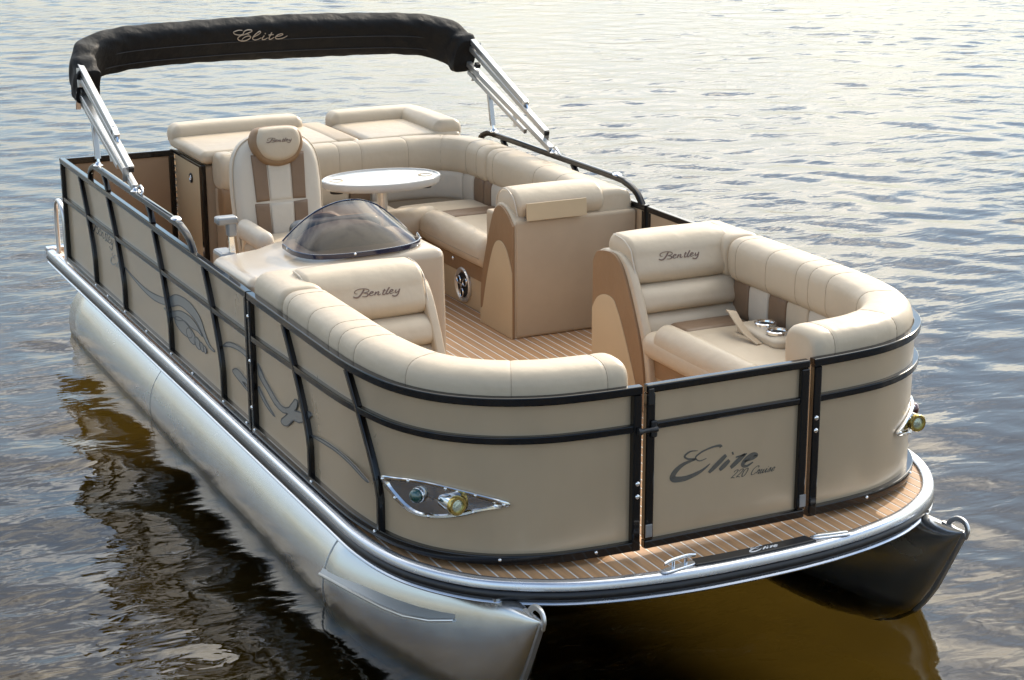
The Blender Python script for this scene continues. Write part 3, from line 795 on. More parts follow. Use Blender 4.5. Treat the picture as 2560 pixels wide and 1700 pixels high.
# front gate
GX = 5.42
gate = box('front_gate', (GX-.024, -.345, .03), (GX-.020, .345, .60), 'fence_skin', boat, 0)
GW = .352
for n_, a, b_ in (('gate_rail', (GX-RW, -GW, H-RW), (GX, GW, H)), ('gate_rail', (GX-RW, -GW, .002), (GX, GW, .036)), ('gate_rail', (GX-RW+.003, -GW+.033, midz(5.4)-.014), (GX-.004, GW-.033, midz(5.4)+.014))):
    box(n_, a, b_, 'rail_black', gate, .006)
for y0 in (-GW, GW-.036): box('gate_post', (GX-RW, y0, .0365), (GX+.0005, y0+.036, H-RW-.0005), 'rail_black', gate, .006)
box('latch_plate', (GX+.001, -.338, .435), (GX+.010, -.312, .500), 'plastic_black', gate, .006)
lathe('latch_bolt', [(.0001, -.03), (.011, -.03), (.013, -.02), (.009, 0), (.009, .03), (.014, .038), (.014, .05), (.0001, .052)], 'plastic_black', gate, frame_at((GX+.012, -.345, .468), (1, 0, 0), (0, -1, 0)), 14)
box('catch', (GX+.001, -.348, .56), (GX+.006, -.326, .62), 'plastic_black', gate, .002)
for yy_ in (.338, -.338): box('foot_bracket', (GX+.001, yy_-.014, .05), (GX+.007, yy_+.014, .10), 'plastic_grey', gate, .002)
gfn = lambda u, v, w: Vector((GX-.0195+w, -.245+u, .225+v))
word_lettering('script_lettering', 'serif_elite', .106, 'decal_graphite', gate, lambda u, v, w: gfn(u+.014, v+.018, w), bold=1.2)
lettering('model_lettering', '220 Cruise', .032, 'decal_graphite', gate, lambda u, v, w: gfn(u*1.55+.268, v-.016, w), slant=.38, fat=.095, thin=.045, space=1.05)

# arched grab rails over the side panels
def grab_rail(sy):
    yv = sy*(B-RW/2)
    pts = spline([(.70, yv, .62), (.72, yv, .675), (.80, yv, .712), (.92, yv, .722), (1.6, yv, .722), (2.38, yv, .722), (2.52, yv, .712), (2.63, yv, .68), (2.70, yv, .618)], 6)
    g = sweep('grab_rail', pts, rrect(.034, .030, .009, 3), 'rail_black', boat, up=(0, 1, 0))
    for xt, xb in ((1.02, 1.10), (1.92, 1.99)):
        sweep('support_post', [(xt, yv, .71), ((xt+xb)/2, yv, .675), (xb, yv, .63)], rrect(.028, .028, .006, 2), 'rail_black', g, up=(1, 0, 0))
    lathe('mount_plate', [(.024, 0), (.026, .004), (.018, .012), (.0001, .014)], 'chrome', g, frame_at((2.42, yv, .735), (1, 0, 0), (0.2, 0, 1)), 16)
    return g
grab_rail(-1); grab_rail(1)

# side graphics on the near panel: body of a stylised wing and swoosh
def sfn(u, v, w): return Vector((u, -(B-.0237)-w, v))
DEC = [0]
def decal(pts, m, edge=True, n=4, closed=True):
    sp = spline(pts, n, closed); DEC[0] += 1
    o = slab('side_graphic', sp, .0010+.0004*DEC[0], m, stb if np.mean([p[0] for p in pts]) < 3.5 else sbow, sfn)
    if edge: sweep('graphic_edge', [tuple(sfn(u, v, .001+.0004*DEC[0])) for u, v in sp], rrect(.0055, .0016, .0004, 1), 'decal_edge', o, up=(0, 1, 0), closed=True)
    return o
decal([(1.25, .268), (1.5, .245), (1.8, .238), (2.12, .275), (2.3, .335), (2.46, .355), (2.60, .35), (2.72, .318), (2.79, .262), (2.85, .225), (2.93, .212), (2.87, .205), (2.80, .218), (2.72, .255), (2.64, .285), (2.5, .30), (2.36, .295), (2.2, .252), (1.9, .212), (1.6, .222)], 'decal_silver')
decal([(2.08, .214), (2.22, .232), (2.38, .272), (2.52, .283), (2.64, .272), (2.74, .235), (2.66, .240), (2.55, .232), (2.45, .238), (2.3, .208)], 'decal_silver')
for cx_, cz_, a_, b2_ in ((2.42, .200, .15, .036), (2.55, .188, .075, .034), (2.655, .180, .055, .026), (2.725, .180, .036, .020), (2.775, .180, .024, .016)):
    decal([(cx_+a_*math.cos(t)-.3*b2_*math.sin(t), cz_+b2_*math.sin(t)) for t in np.linspace(0, 2*math.pi, 10, endpoint=False)], 'decal_silver', n=2)
decal([(3.07, .276), (3.13, .308), (3.22, .328), (3.33, .338), (3.44, .338), (3.44, .316), (3.33, .318), (3.22, .308), (3.13, .290)], 'decal_silver', n=3)
decal([(3.20, .190), (3.24, .216), (3.30, .222), (3.36, .212), (3.46, .195), (3.46, .182), (3.38, .188), (3.34, .180), (3.45, .163), (3.44, .155), (3.3, .172)], 'decal_silver', n=3)
decal([(3.57, .33), (3.64, .29), (3.72, .262), (3.80, .235), (3.88, .225), (3.96, .246), (4.04, .305), (4.07, .298), (4.05, .265), (4.03, .252), (4.14, .275), (4.20, .30), (4.23, .29), (4.16, .25), (4.08, .215), (4.01, .205), (3.93, .155), (3.86, .145), (3.86, .165), (3.94, .212), (3.88, .200), (3.78, .205), (3.68, .240), (3.58, .275)], 'decal_silver', n=2)
decal([(3.57, .20), (3.66, .165), (3.77, .148), (3.66, .185), (3.57, .225)], 'decal_silver', n=3)
decal([(4.22, .205), (4.35, .228), (4.5, .238), (4.65, .236), (4.78, .222), (4.84, .212), (4.78, .210), (4.65, .223), (4.5, .226), (4.35, .215)], 'decal_silver', n=3)
word_lettering('script_lettering', 'seat_word', .080, 'decal_graphite', stb, lambda u, v, w: sfn(.62+u, .325+v, w))
word_lettering('script_lettering', 'serif_elite', .070, 'decal_silver', stb, lambda u, v, w: sfn(1.02+u*1.1, .215+v, w))

# docking lights set in the bow panels
SK = np.array(bow_path(1, 3.40, .024, 0)); SL = np.concatenate([[0], np.cumsum(np.linalg.norm(np.diff(SK, axis=0), axis=1))])
SEND = SL[-1]
def skin_fn(sy):
    def fn(s, z_, w):
        """s measured back from the gate end of the skin"""
        l = SEND-s
        p = np.array([np.interp(l, SL, SK[:, 0]), np.interp(l, SL, SK[:, 1])]); q_ = np.array([np.interp(l+.02, SL, SK[:, 0]), np.interp(l+.02, SL, SK[:, 1])])
        a_ = np.array([np.interp(l-.02, SL, SK[:, 0]), np.interp(l-.02, SL, SK[:, 1])])
        t = (q_-a_)/np.linalg.norm(q_-a_); nn = np.array([-t[1], t[0]])
        if nn[0]+nn[1] < 0: nn = -nn
        p = p+nn*w
        return Vector((p[0], sy*p[1], z_))
    return fn
def docking_light(sy):
    fn = skin_fn(sy)
    up_ = [(1.035, .252), (.96, .268), (.87, .283), (.77, .288), (.66, .277), (.56, .258), (.495, .240)]
    dn_ = [(.495, .224), (.58, .205), (.66, .178), (.75, .157), (.85, .148), (.92, .166), (.98, .198), (1.035, .232)]
    o2 = spline(up_+dn_, 4, True)
    n = len(o2); c_ = np.mean(np.array(o2), 0)
    V, F = [], []
    prof = [(1.0, 0.0), (1.0, .008), (.96, .0105), (.86, .0095), (.79, .001)]
    for sc, w in prof:
        for p in o2:
            q_ = c_+(np.array(p)-c_)*sc; V.append(fn(q_[0], q_[1], w+.004))
    for i in range(len(prof)-1):
        for j in range(n): F.append((i*n+j, i*n+(j+1) % n, (i+1)*n+(j+1) % n, (i+1)*n+j))
    d = mesh('docking_light', V, F, 'chrome', boat, True, 35)
    VR, FR = [], []; rs = (.80, .6, .4, .2, .02)
    for sc in rs: VR += [fn(*(c_+(np.array(p)-c_)*sc), .0070) for p in o2]
    for i in range(len(rs)-1):
        for j in range(n): FR.append((i*n+j, i*n+(j+1) % n, (i+1)*n+(j+1) % n, (i+1)*n+j))
    mesh('light_recess', VR, FR, 'chrome_shaded', d, True)
    for s_, z_ in ((1.022, .244), (.88, .2745), (.72, .277), (.61, .2635), (.51, .232), (.62, .1985), (.79, .1585), (.95, .190)):
        p = fn(s_, z_, .0135); nrm = fn(s_, z_, 1)-fn(s_, z_, 0); bolt(p, nrm, d, .0065)
    # bullet lamp
    p = fn(.715, .224, .0)
    ax_ = Vector((.97, -sy*.10, .04)).normalized()
    M = frame_at(p+ax_*.004, (0, 0, 1), ax_) @ Matrix.Scale(.88, 4)
    lp = lathe('lamp', [(.0001, -.03), (.036, -.03), (.038, .03), (.038, .058), (.030, .062)], 'chrome', d, M, 28)
    lathe('lamp_ring', [(.038, .050), (.0405, .052), (.041, .070), (.038, .074), (.027, .074), (.025, .066)], 'brass', d, M, 28)
    lathe('lamp_lens', [(.0001, .071), (.012, .070), (.026, .066)], 'lens_clear', d, M, 24)
    # side light
    p = fn(.835, .230, .004); ax2 = (fn(.835, .23, 1)-fn(.835, .23, 0)).normalized()
    M2 = frame_at(p, (0, 0, 1), ax2)
    lathe('side_light_base', [(.030, -.02), (.030, .012), (.027, .016), (.0001, .016)], 'chrome', d, M2, 24)
    lathe('side_light_lens', [(.026, .012), (.027, .022), (.023, .033), (.013, .040), (.0001, .042)], 'lens_green' if sy < 0 else 'lens_red', d, M2, 24)
    return d
docking_light(-1); docking_light(1)

# cleats and the name plate on the front edge
def cleat(y, yaw_):
    x = deck_front(y)+.012
    M = Matrix.Translation((x, y, -.004)) @ Matrix.Rotation(R(yaw_), 4, 'Z') @ Matrix.Scale(.85, 4)
    b_ = pad('cleat', spline([(.02, -.08), (.024, 0), (.02, .08), (0, .10), (-.02, .08), (-.024, 0), (-.02, -.08), (0, -.10)], 3, True), .008, 'rub_silver', boat, M)
    return b_, M
c1, M1 = cleat(-.315, 10)
hp = spline([(0, -.085, .036), (0, -.05, .043), (0, 0, .045), (0, .05, .043), (0, .085, .036)], 5)
P_ = [M1 @ Vector(p) for p in hp]
tube('cleat_horn', P_, .0075, 'chrome', c1, 10)
for dy_ in (-.035, .035): tube('cleat_stem', [M1 @ Vector((0, dy_, .004)), M1 @ Vector((0, dy_, .044))], .006, 'chrome', c1, 8, up=(1, 0, 0))
c2, M2_ = cleat(.345, -9)
pad('cleat_horn', spline([(.010, -.07), (.013, 0), (.010, .07), (0, .085), (-.010, .07), (-.013, 0), (-.010, -.07), (0, -.085)], 3, True), .008, 'chrome', c2, M2_ @ Matrix.Translation((0, 0, .0085)))
pl = [(deck_front(y)-.030 if i < 9 else deck_front(y)+.026, y) for i, y in list(enumerate(np.linspace(-.24, .25, 9)))+[(9+i, y) for i, y in enumerate(np.linspace(.265, -.255, 9))]]
plate = prism('step_plate', pl, 'z', DK+.0015, DK+.0235, 'rubber_black', boat, .003)
def pfn(u, v, w): 
    y = -.02+u; return Vector((deck_front(y)+.012-v, y, DK+.0237+w))
word_lettering('script_lettering', 'serif_elite', .036, 'print_white', plate, lambda u, v, w: pfn(u, v, w), bold=1.25)
# stern boarding rail
lad = sweep('boarding_handle', spline([(-.34, -1.19, -.02), (-.34, -1.19, .20), (-.32, -1.19, .29), (-.25, -1.19, .325), (-.16, -1.19, .29), (-.13, -1.19, .20), (-.13, -1.19, -.02)], 5), circ(.014, 10), 'aluminium_bright', boat, up=(0, 1, 0))
box('stern_cap', (-.46, -1.25, -.075), (-.40, 1.25, .004), 'rub_silver', boat, .008)
lathe('stern_fitting', [(.03, 0), (.03, .006), (.02, .012), (.0001, .013)], 'chrome', boat, frame_at((-.22, -1.215, -.012), (1, 0, 0), (0, 0, 1)), 18)

# ------------------------------------------------------------------ upholstery helpers
def bolster_prof(w, h, e=0.62, n=26):
    out = []
    for i in range(n):
        a = 2*math.pi*i/n
        c_, s_ = math.cos(a), math.sin(a)
        out.append((w/2*math.copysign(abs(c_)**e, c_), h/2*math.copysign(abs(s_)**e, s_)))
    return out
def bolster(name, path, w, h, m, parent, seams=(), e=0.62, taper=.035, ends=(True, True)):
    """padded roll along a 3-D path, sewn at the given distances; ends rounded over"""
    P = np.array(path, float)
    L = np.concatenate([[0], np.cumsum(np.linalg.norm(np.diff(P, axis=0), axis=1))]); T = L[-1]
    ls = set(np.linspace(0, T, max(3, int(T/.05))))
    for s_ in seams: ls |= {s_-.016, s_-.006, s_, s_+.006, s_+.016}
    for k_ in range(5):
        if ends[0]: ls.add(taper*(1-math.cos(k_/4*math.pi/2)))
        if ends[1]: ls.add(T-taper*(1-math.cos(k_/4*math.pi/2)))
    ls = sorted(q_ for q_ in ls if -1e-9 <= q_ <= T+1e-9)
    pts, sc = [], []
    for l in ls:
        pts.append(tuple(np.interp(l, L, P[:, i]) for i in range(3)))
        g = 1.0
        for s_ in seams:
            d_ = abs(l-s_)
            if d_ < .016: g = min(g, 1-.022*(1-d_/.016)**1.3)
        for on, d_ in ((ends[0], l), (ends[1], T-l)):
            if on and d_ < taper: g = min(g, .72+.28*math.sqrt(max(0, 1-(1-d_/taper)**2)))
        sc.append((g, g, 0, 0))
    o = sweep(name, pts, bolster_prof(w, h, e), m, parent, scl=sc, angle=55)
    return o
def bseam(path, l, w, h, parent, e=0.62):
    P = np.array(path, float); L = np.concatenate([[0], np.cumsum(np.linalg.norm(np.diff(P, axis=0), axis=1))])
    c_ = Vector([np.interp(l, L, P[:, i]) for i in range(3)]); c2 = Vector([np.interp(l+.01, L, P[:, i]) for i in range(3)])
    t = (c2-c_).normalized(); s_ = t.cross(Vector((0, 0, 1))).normalized()
    pts = [c_+s_*a*.979+Vector((0, 0, b_*.979)) for a, b_ in bolster_prof(w, h, e, 40)]
    return sweep('seam', pts, circ(.0013, 5), 'vinyl_seam', parent, up=tuple(t), closed=True)
def mirror_y(path, sy): return [(p[0], sy*p[1], p[2]) for p in path]

# ------------------------------------------------------------------ bow lounges
def bow_lounge(sy, label):
    L_ = empty('bow_lounge', label, 'lounge', group='bow lounges')
    Yi, Yo = .47, 1.06
    def ry(a, b_): return (min(sy*a, sy*b_), max(sy*a, sy*b_))
    # end panel with its two-tone inlay
    front = spline([(3.60, .655), (3.68, .660), (3.745, .635), (3.805, .57), (3.885, .43), (3.95, .285), (3.985, .14), (4.0, -.018)], 4)
    prof_ = [(3.50, -.018), (3.50, .585)]+spline([(3.50, .585), (3.535, .635), (3.60, .655)], 4)[1:-1]+front
    rim = [(x+.035, z_+.005 if z_ > .3 else z_) for x, z_ in front]
    a, b_ = ry(Yi+.012, Yi+.055)
    ep = prism('end_panel', [(3.50, -.018), (3.50, .585)]+spline([(3.50, .585), (3.535, .64), (3.60, .665)], 4)[1:-1]+rim, 'y', a, b_, 'vinyl_cream', L_, .012, 3)
    a, b_ = ry(Yi, Yi+.014)
    ic = prism('caramel_inlay', prof_, 'y', a, b_, 'vinyl_caramel', ep, .003)
    a, b_ = ry(Yi-.003, Yi+.002)
    li = [(3.503, -.016), (3.503, .36)]+spline([(3.503, .36), (3.55, .42), (3.625, .45), (3.70, .445), (3.745, .40), (3.79, .335), (3.865, .20), (3.93, .07), (3.955, -.016)], 4)
    prism('beige_inlay', li, 'y', a, b_, 'panel_beige', ep, .0015)
    # back shell
    a, b_ = ry(Yi+.056, 1.17)
    sh = prism('back_shell', [(3.52, -.018), (3.52, .58), (3.60, .63), (3.68, .62), (3.80, .40), (3.90, .20), (3.93, -.018)], 'y', a, b_, 'vinyl_taupe', L_, .01)
    # three back rolls following the recline
    def lean(x, y, z_):
        return (x+(0.62-z_)*0.40, y, z_)
    a, b_ = ry(.50, 1.055)
    top = rbox('back_cushion', (3.56, a, .528), (3.80, b_, .735), (.08, .035, .075), 'vinyl_cream', L_, 5, (3, 8, 4), (.010, 0, .008), lambda x, y, z_: (x+max(0, .66-z_)*.45-max(0, z_-.66)*.10, y, z_))
    rbox('back_cushion', (3.60, a+.012*(sy < 0), .408), (3.832, b_-.012*(sy > 0), .530), (.05, .03, .052), 'vinyl_cream', L_, 5, (2, 8, 3), (.012, 0, .0), lean)
    rbox('back_cushion', (3.60, a+.016*(sy < 0), .27), (3.822, b_-.016*(sy > 0), .411), (.05, .03, .052), 'vinyl_cream', L_, 5, (2, 8, 3), (.012, 0, .0), lean)
    for ys in (.512, 1.043):     # piping on the big back cushion
        pts = [(3.62, sy*ys, .730), (3.71, sy*ys, .723), (3.777, sy*ys, .69), (3.797, sy*ys, .655), (3.822, sy*ys, .60), (3.845, sy*ys, .552)]
        tube('piping', spline(pts, 5), .0035, 'vinyl_seam' if False else 'vinyl_white', top, 6, up=(0, 1, 0))
    y0 = .640 if sy > 0 else -.850
    drop = on_surface(top, (1, 0, .25), .0008)
    word_lettering('script_lettering', 'seat_word', .0355, 'embroidery_brown', top, lambda u, v, w: drop((3.8, y0+u, .632+v), w), th=.002, bold=1.15)
    # seat
    a, b_ = ry(.46, 1.0)
    seat = rbox('seat_cushion', (3.95, a, .235), (4.98, b_, .360), (.06, .06, .055), 'vinyl_cream', L_, 4, (10, 6, 1), (0, 0, .012))
    a, b_ = ry(.468, .60)
    rbox('seat_roll', (4.035, a, .255), (4.80, b_, .408), (.05, .07, .075), 'vinyl_cream', L_, 5, (10, 2, 2), (0, .004, .004))
    a, b_ = ry(.468, .60)
    rbox('seat_roll', (4.806, a, .255), (5.02, b_, .410), (.05, .07, .075), 'vinyl_cream', L_, 5, (3, 2, 2), (0, .004, .004))
    # brown inlays on the seat
    for (x0, x1, ya, yb) in ((3.93, 4.10, .62, .97), (4.72, 4.96, .60, .94)):
        a, b_ = ry(ya, yb)
        rbox('seat_inlay', (x0, a, .27), (x1, b_, .373), (.03, .03, .03), 'vinyl_brown', seat, 3, (2, 4, 1), (0, 0, .003))
    # base below the seat
    a, b_ = ry(.52, 1.04)
    base = box('seat_base', (3.92, a, -.018), (4.90, b_, .25), 'panel_beige', L_, .01)
    a, b_ = ry(.512, .53)
    box('base_band', (4.0, a, .15), (4.895, b_, .246), 'vinyl_caramel', base, .004)
    lathe('snap_button', [(.012, 0), (.012, .004), (.006, .008), (.0001, .009)], 'chrome', base, frame_at((4.50, sy*.512, .20), (1, 0, 0), (0, -sy, 0)), 14)
    # lower backrest pads with stripes along the side
    low = [(x, sy*1.035, .455) for x in np.linspace(3.86, 4.66, 12)]
    lp = bow_path(sy, 3.86, .165, .435)
    P = np.array(lp); LL = np.concatenate([[0], np.cumsum(np.linalg.norm(np.diff(P, axis=0), axis=1))])
    def cut(pth, l0, l1, n=14):
        P = np.array(pth); LL = np.concatenate([[0], np.cumsum(np.linalg.norm(np.diff(P, axis=0), axis=1))])
        return [tuple(np.interp(l, LL, P[:, i]) for i in range(3)) for l in np.linspace(l0, l1, n)]
    lo_ = 0.02
    for ln, m_ in ((.13, 'vinyl_brown'), (.16, 'vinyl_white'), (.14, 'vinyl_brown'), (.17, 'vinyl_cream'), (.15, 'vinyl_white'), (.16, 'vinyl_brown'), (.38, 'vinyl_cream')):
        bolster('side_cushion', cut(lp, lo_, lo_+ln-.004), .11, .20, m_, L_, taper=.012, e=.5); lo_ += ln
    # bolster along the rail, round to the gate
    bp_ = bow_path(sy, 3.50, .140, .612)
    P = np.array(bp_); LL = np.concatenate([[0], np.cumsum(np.linalg.norm(np.diff(P, axis=0), axis=1))]); T = LL[-1]-.03
    w_, h_ = .215, .212
    first = cut(bp_, 0.0, .345, 12)
    bolster('rail_cushion', first, w_, h_, 'vinyl_cream', L_, taper=.03)
    rest = cut(bp_, .352, T, 60)
    sm = [.085, .33, .56, .66, .80, 1.12, 1.46, T-.352-.09]
    rc = bolster('rail_cushion', rest, w_, h_, 'vinyl_cream', L_, seams=sm, taper=.045)
    for s_ in sm: bseam(rest, s_, w_, h_, rc)
    # filler under the bolster
    fl = cut(bp_, .02, T-.05, 50)
    sweep('lower_panel', [(p[0], p[1], .235) for p in fl], rrect(.13, .50, .01, 2), 'vinyl_taupe', L_)
    return L_
bow_lounge(1, 'cream bow lounge on the far side, with cup holders lying on its seat')
bow_lounge(-1, 'cream bow lounge on the near side, its backrest against the console')

# cup holder tray lying on the far bow seat
ct = empty('cup_holder_tray', 'small beige tray with two steel ringed cup holders on the far bow seat', 'cup holder')
tray = rbox('tray', (4.17, .82, .358), (4.52, .975, .412), (.04, .05, .02), 'vinyl_cream', ct, 4, (4, 2, 1))
for x, y in ((4.285, .915), (4.42, .888)):
    lathe('cup_ring', [(.034, .0), (.036, .008), (.044, .011), (.050, .007), (.051, -.004)], 'chrome', tray, frame_at((x, y, .416), (1, 0, 0), (0, 0, 1)), 28)
    lathe('cup_well', [(.0001, -.002), (.035, .0015)], 'dark_void', tray, frame_at((x, y, .4155), (1, 0, 0), (0, 0, 1)), 24)
sweep('strap', spline([(4.42, .80, .372), (4.34, .785, .40), (4.26, .785, .44), (4.20, .795, .465), (4.165, .81, .455), (4.17, .825, .42)], 5), rrect(.045, .008, .003), 'vinyl_taupe', ct, up=(0, .2, 1))

# ------------------------------------------------------------------ corner lounge (far side and stern)
cl = empty('corner_lounge', 'L-shaped cream and brown lounge along the far rail and stern behind the table', 'lounge')
SX = .685
cpath = [(SX, y, .60) for y in np.linspace(-.47, .66, 16)]+[tuple(p) for p in spline([(SX, .76, .60), (SX+.035, .91, .60), (SX+.13, 1.02, .60), (SX+.29, 1.075, .60), (SX+.42, 1.08, .60)], 6)]+[(x, 1.08, .60) for x in np.linspace(1.2, 2.63, 22)]
P = np.array(cpath); LL = np.concatenate([[0], np.cumsum(np.linalg.norm(np.diff(P, axis=0), axis=1))]); T = LL[-1]
def cutp(l0, l1, n=40, dz=0, off=0):
    pts = [np.array([np.interp(l, LL, P[:, i]) for i in range(3)]) for l in np.linspace(l0, l1, n)]
    if off:
        A = np.array(pts); t = np.gradient(A, axis=0); t /= np.linalg.norm(t, axis=1)[:, None]
        A = A+np.stack([t[:, 1], -t[:, 0], 0*t[:, 0]], 1)*off; pts = list(A)
    return [(p[0], p[1], p[2]+dz) for p in pts]
w_, h_ = .215, .22
gap = 1.98          # where the two long back cushions meet
a1 = cutp(0, gap-.004, 60); a2 = cutp(gap+.004, T-.005, 40)
s1 = [.09, .72, .86, 1.16, 1.42, 1.70, 1.86]; s2 = [.10, .62, .88]
o1 = bolster('back_cushion', a1, w_, h_, 'vinyl_cream', cl, s1)
o2 = bolster('back_cushion', a2, w_, h_, 'vinyl_cream', cl, s2, taper=.03)
for s_ in s1: bseam(a1, s_, w_, h_, o1)
for s_ in s2: bseam(a2, s_, w_, h_, o2)
lo_ = .0
for ln, m_ in ((.10, 'vinyl_caramel'), (.13, 'vinyl_brown'), (.55, 'vinyl_cream'), (.14, 'vinyl_brown'), (.72, 'vinyl_white'), (.15, 'vinyl_white'), (.14, 'vinyl_brown'), (.10, 'vinyl_brown'), (.80, 'vinyl_white')):
    e_ = min(lo_+ln-.004, T-.05)
    if e_ > lo_+.02: bolster('lower_cushion', cutp(lo_+.004, e_, 14, -.172, .035), .12, .19, m_, cl, taper=.012, e=.5)
    lo_ += ln
sweep('back_panel', cutp(.01, T-.03, 50, -.36), rrect(.15, .51, .01, 2), 'vinyl_taupe', cl)
# seats
rbox('seat_cushion', (.80, -.44, .255), (1.43, .50, .372), (.07, .05, .05), 'vinyl_cream', cl, 4, (6, 8, 1), (0, 0, .010))
rbox('seat_cushion', (1.02, .47, .25), (1.425, 1.02, .375), (.06, .06, .05), 'vinyl_cream', cl, 4, (4, 5, 1), (0, 0, .010))
rbox('seat_cushion', (1.44, .60, .25), (2.30, 1.02, .377), (.03, .05, .045), 'vinyl_cream', cl, 4, (8, 4, 1), (0, 0, .010))
rbox('seat_roll', (1.445, .455, .255), (2.29, .63, .432), (.06, .08, .08), 'vinyl_cream', cl, 5, (8, 2, 2), (0, .004, .004))
rbox('seat_roll', (1.30, .22, .258), (1.462, .625, .430), (.075, .06, .08), 'vinyl_cream', cl, 5, (2, 6, 2), (.004, 0, .004))
rbox('seat_inlay', (1.33, .62, .30), (1.50, 1.0, .390), (.03, .03, .03), 'vinyl_brown', cl, 3, (2, 4, 1), (0, 0, .003))
tube('seat_seam', [(1.48, .4555, .325), (1.9, .4515, .325), (2.27, .4555, .325)], .0022, 'vinyl_seam', cl, 6)
sb = box('seat_base', (1.10, .53, -.018), (2.31, 1.12, .27), 'panel_beige', cl, .008)
box('base_band', (1.12, .522, .165), (2.305, .535, .268), 'vinyl_caramel', sb, .003)
box('stern_base', (.80, -.44, -.018), (1.38, .526, .27), 'panel_beige', cl, .008)
lathe('snap_button', [(.013, 0), (.013, .004), (.007, .009), (.0001, .010)], 'chrome', sb, frame_at((1.80, .521, .222), (1, 0, 0), (0, -1, 0)), 14)
# loudspeaker in the base
M = frame_at((1.92, .529, .098), (1, 0, 0), (0, -1, 0)) @ Matrix.Scale(1.02, 4)
sp = lathe('loudspeaker', [(.0001, .002), (.070, .004), (.078, .012), (.088, .016), (.096, .010), (.097, 0)], 'aluminium_bright', sb, M, 32)
lathe('speaker_cone', [(.0001, .006), (.068, .0075)], 'dark_void', sb, M, 28)
for k_ in range(3):
    a_ = k_*2*math.pi/3+.5
    lp = [M @ Vector((.045*math.cos(a_)+.026*math.cos(t)*math.cos(a_)-.020*math.sin(t)*math.sin(a_), .045*math.sin(a_)+.026*math.cos(t)*math.sin(a_)+.020*math.sin(t)*math.cos(a_), .014)) for t in np.linspace(0, 2*math.pi, 16, endpoint=False)]
    tube('speaker_grille', lp, .0045, 'chrome', sb, 6, True, up=(0, 1, 0))
lathe('tweeter', [(.012, .008), (.012, .020), (.0001, .023)], 'chrome', sb, M, 14)
# forward end of the lounge
eb = rbox('end_box', (2.30, .487, -.018), (2.66, 1.188, .60), (.012, .012, .02), 'vinyl_taupe', cl, 3, (1, 1, 1))
aft = spline([(2.27, -.018), (2.268, .12), (2.285, .24), (2.33, .38), (2.385, .52), (2.43, .61), (2.485, .655), (2.54, .655), (2.60, .625), (2.642, .588)], 4)
prism('end_panel', [(x-.022 if x < 2.5 else x, z_+.01) for x, z_ in aft]+[(2.652, .585), (2.652, -.018)], 'y', .478, .56, 'vinyl_cream', cl, .012, 3)
ic = prism('caramel_inlay', aft+[(2.655, .575), (2.655, -.018)], 'y', .466, .480, 'vinyl_caramel', cl, .003)
inl = spline([(2.272, .06), (2.30, .075), (2.32, .14), (2.36, .26), (2.41, .38), (2.46, .455), (2.52, .475), (2.58, .45), (2.625, .39), (2.653, .33)], 4)
prism('beige_inlay', [(2.271, -.018)]+inl+[(2.653, -.018)], 'y', .4625, .469, 'panel_beige', ic, .0015)
pil = rbox('end_pillow', (2.37, .492, .565), (2.635, 1.035, .742), (.11, .045, .085), 'vinyl_cream', cl, 6, (2, 8, 1), (.004, 0, .006))
tube('piping', spline([(2.385, .507, .60), (2.40, .503, .68), (2.46, .503, .735), (2.53, .503, .738), (2.60, .503, .70), (2.632, .507, .62)], 5), .0035, 'vinyl_white', pil, 6, up=(0, 1, 0))
box('book_ledge', (-.004, -.172, -.045), (.004, .172, .045), 'panel_beige', cl, .0015, M=Matrix.Translation((2.684, .705, .648)) @ Matrix.Rotation(R(-4), 4, 'Y'))
box('ledge_mount', (2.64, .55, .61), (2.682, .86, .66), 'vinyl_brown', cl, .003)

# ------------------------------------------------------------------ stern sun pads on their cabinet
sc_ = empty('stern_cabinet', 'beige stern cabinet with black edging and a round latch, under the sun pads', 'cabinet')
box('cabinet_body', (-.06, -.515, -.018), (.56, 1.17, .615), 'vinyl_taupe', sc_, .012)
dr = box('cabinet_door', (-.03, -.527, -.005), (.535, -.516, .605), 'panel_beige', sc_, .004)
box('edge_trim', (.536, -.532, -.015), (.575, -.500, .625), 'rail_black', sc_, .005)
box('edge_trim', (-.04, -.53, .606), (.535, -.512, .622), 'rail_black', sc_, .003)
Ml = frame_at((.36, -.528, .515), (1, 0, 0), (0, -1, 0))
lathe('round_latch', [(.030, 0), (.030, .005), (.024, .008), (.020, .004), (.0001, .004)], 'plastic_black', dr, Ml, 24)
lathe('latch_ring', [(.010, .003), (.013, .009), (.016, .003)], 'chrome', dr, Ml, 18)
def sun_pad(label, y0, y1, side):
    sp_ = empty('sun_pad', label, 'cushion', group='stern sun pads')
    rbox('pad', (-.10, y0, .628), (.60, y1, .705), (.04, .04, .030), 'vinyl_cream', sp_, 4, (6, 6, 1), (0, 0, .008))
    rbox('head_roll', (-.16, y0, .632), (.04, y1-(.13 if not side else 0), .772), (.06, .05, .06), 'vinyl_cream', sp_, 5, (2, 8, 1), (0, 0, .006))
    if side: rbox('side_roll', (-.10, y1-.17, .636), (.58, y1+.02, .772), (.05, .06, .06), 'vinyl_cream', sp_, 5, (6, 2, 1), (0, 0, .006))
    else: rbox('end_wedge', (-.10, y1-.16, .634), (.60, y1+.03, .712), (.05, .06, .035), 'vinyl_taupe', sp_, 4, (5, 2, 1), (0, 0, .004))
sun_pad('wide beige sun pad with a head roll, over the cabinet behind the helm chair', -.53, .44, False)
sun_pad('square beige sun pad rolled on two sides, at the far stern corner', .50, 1.13, True)

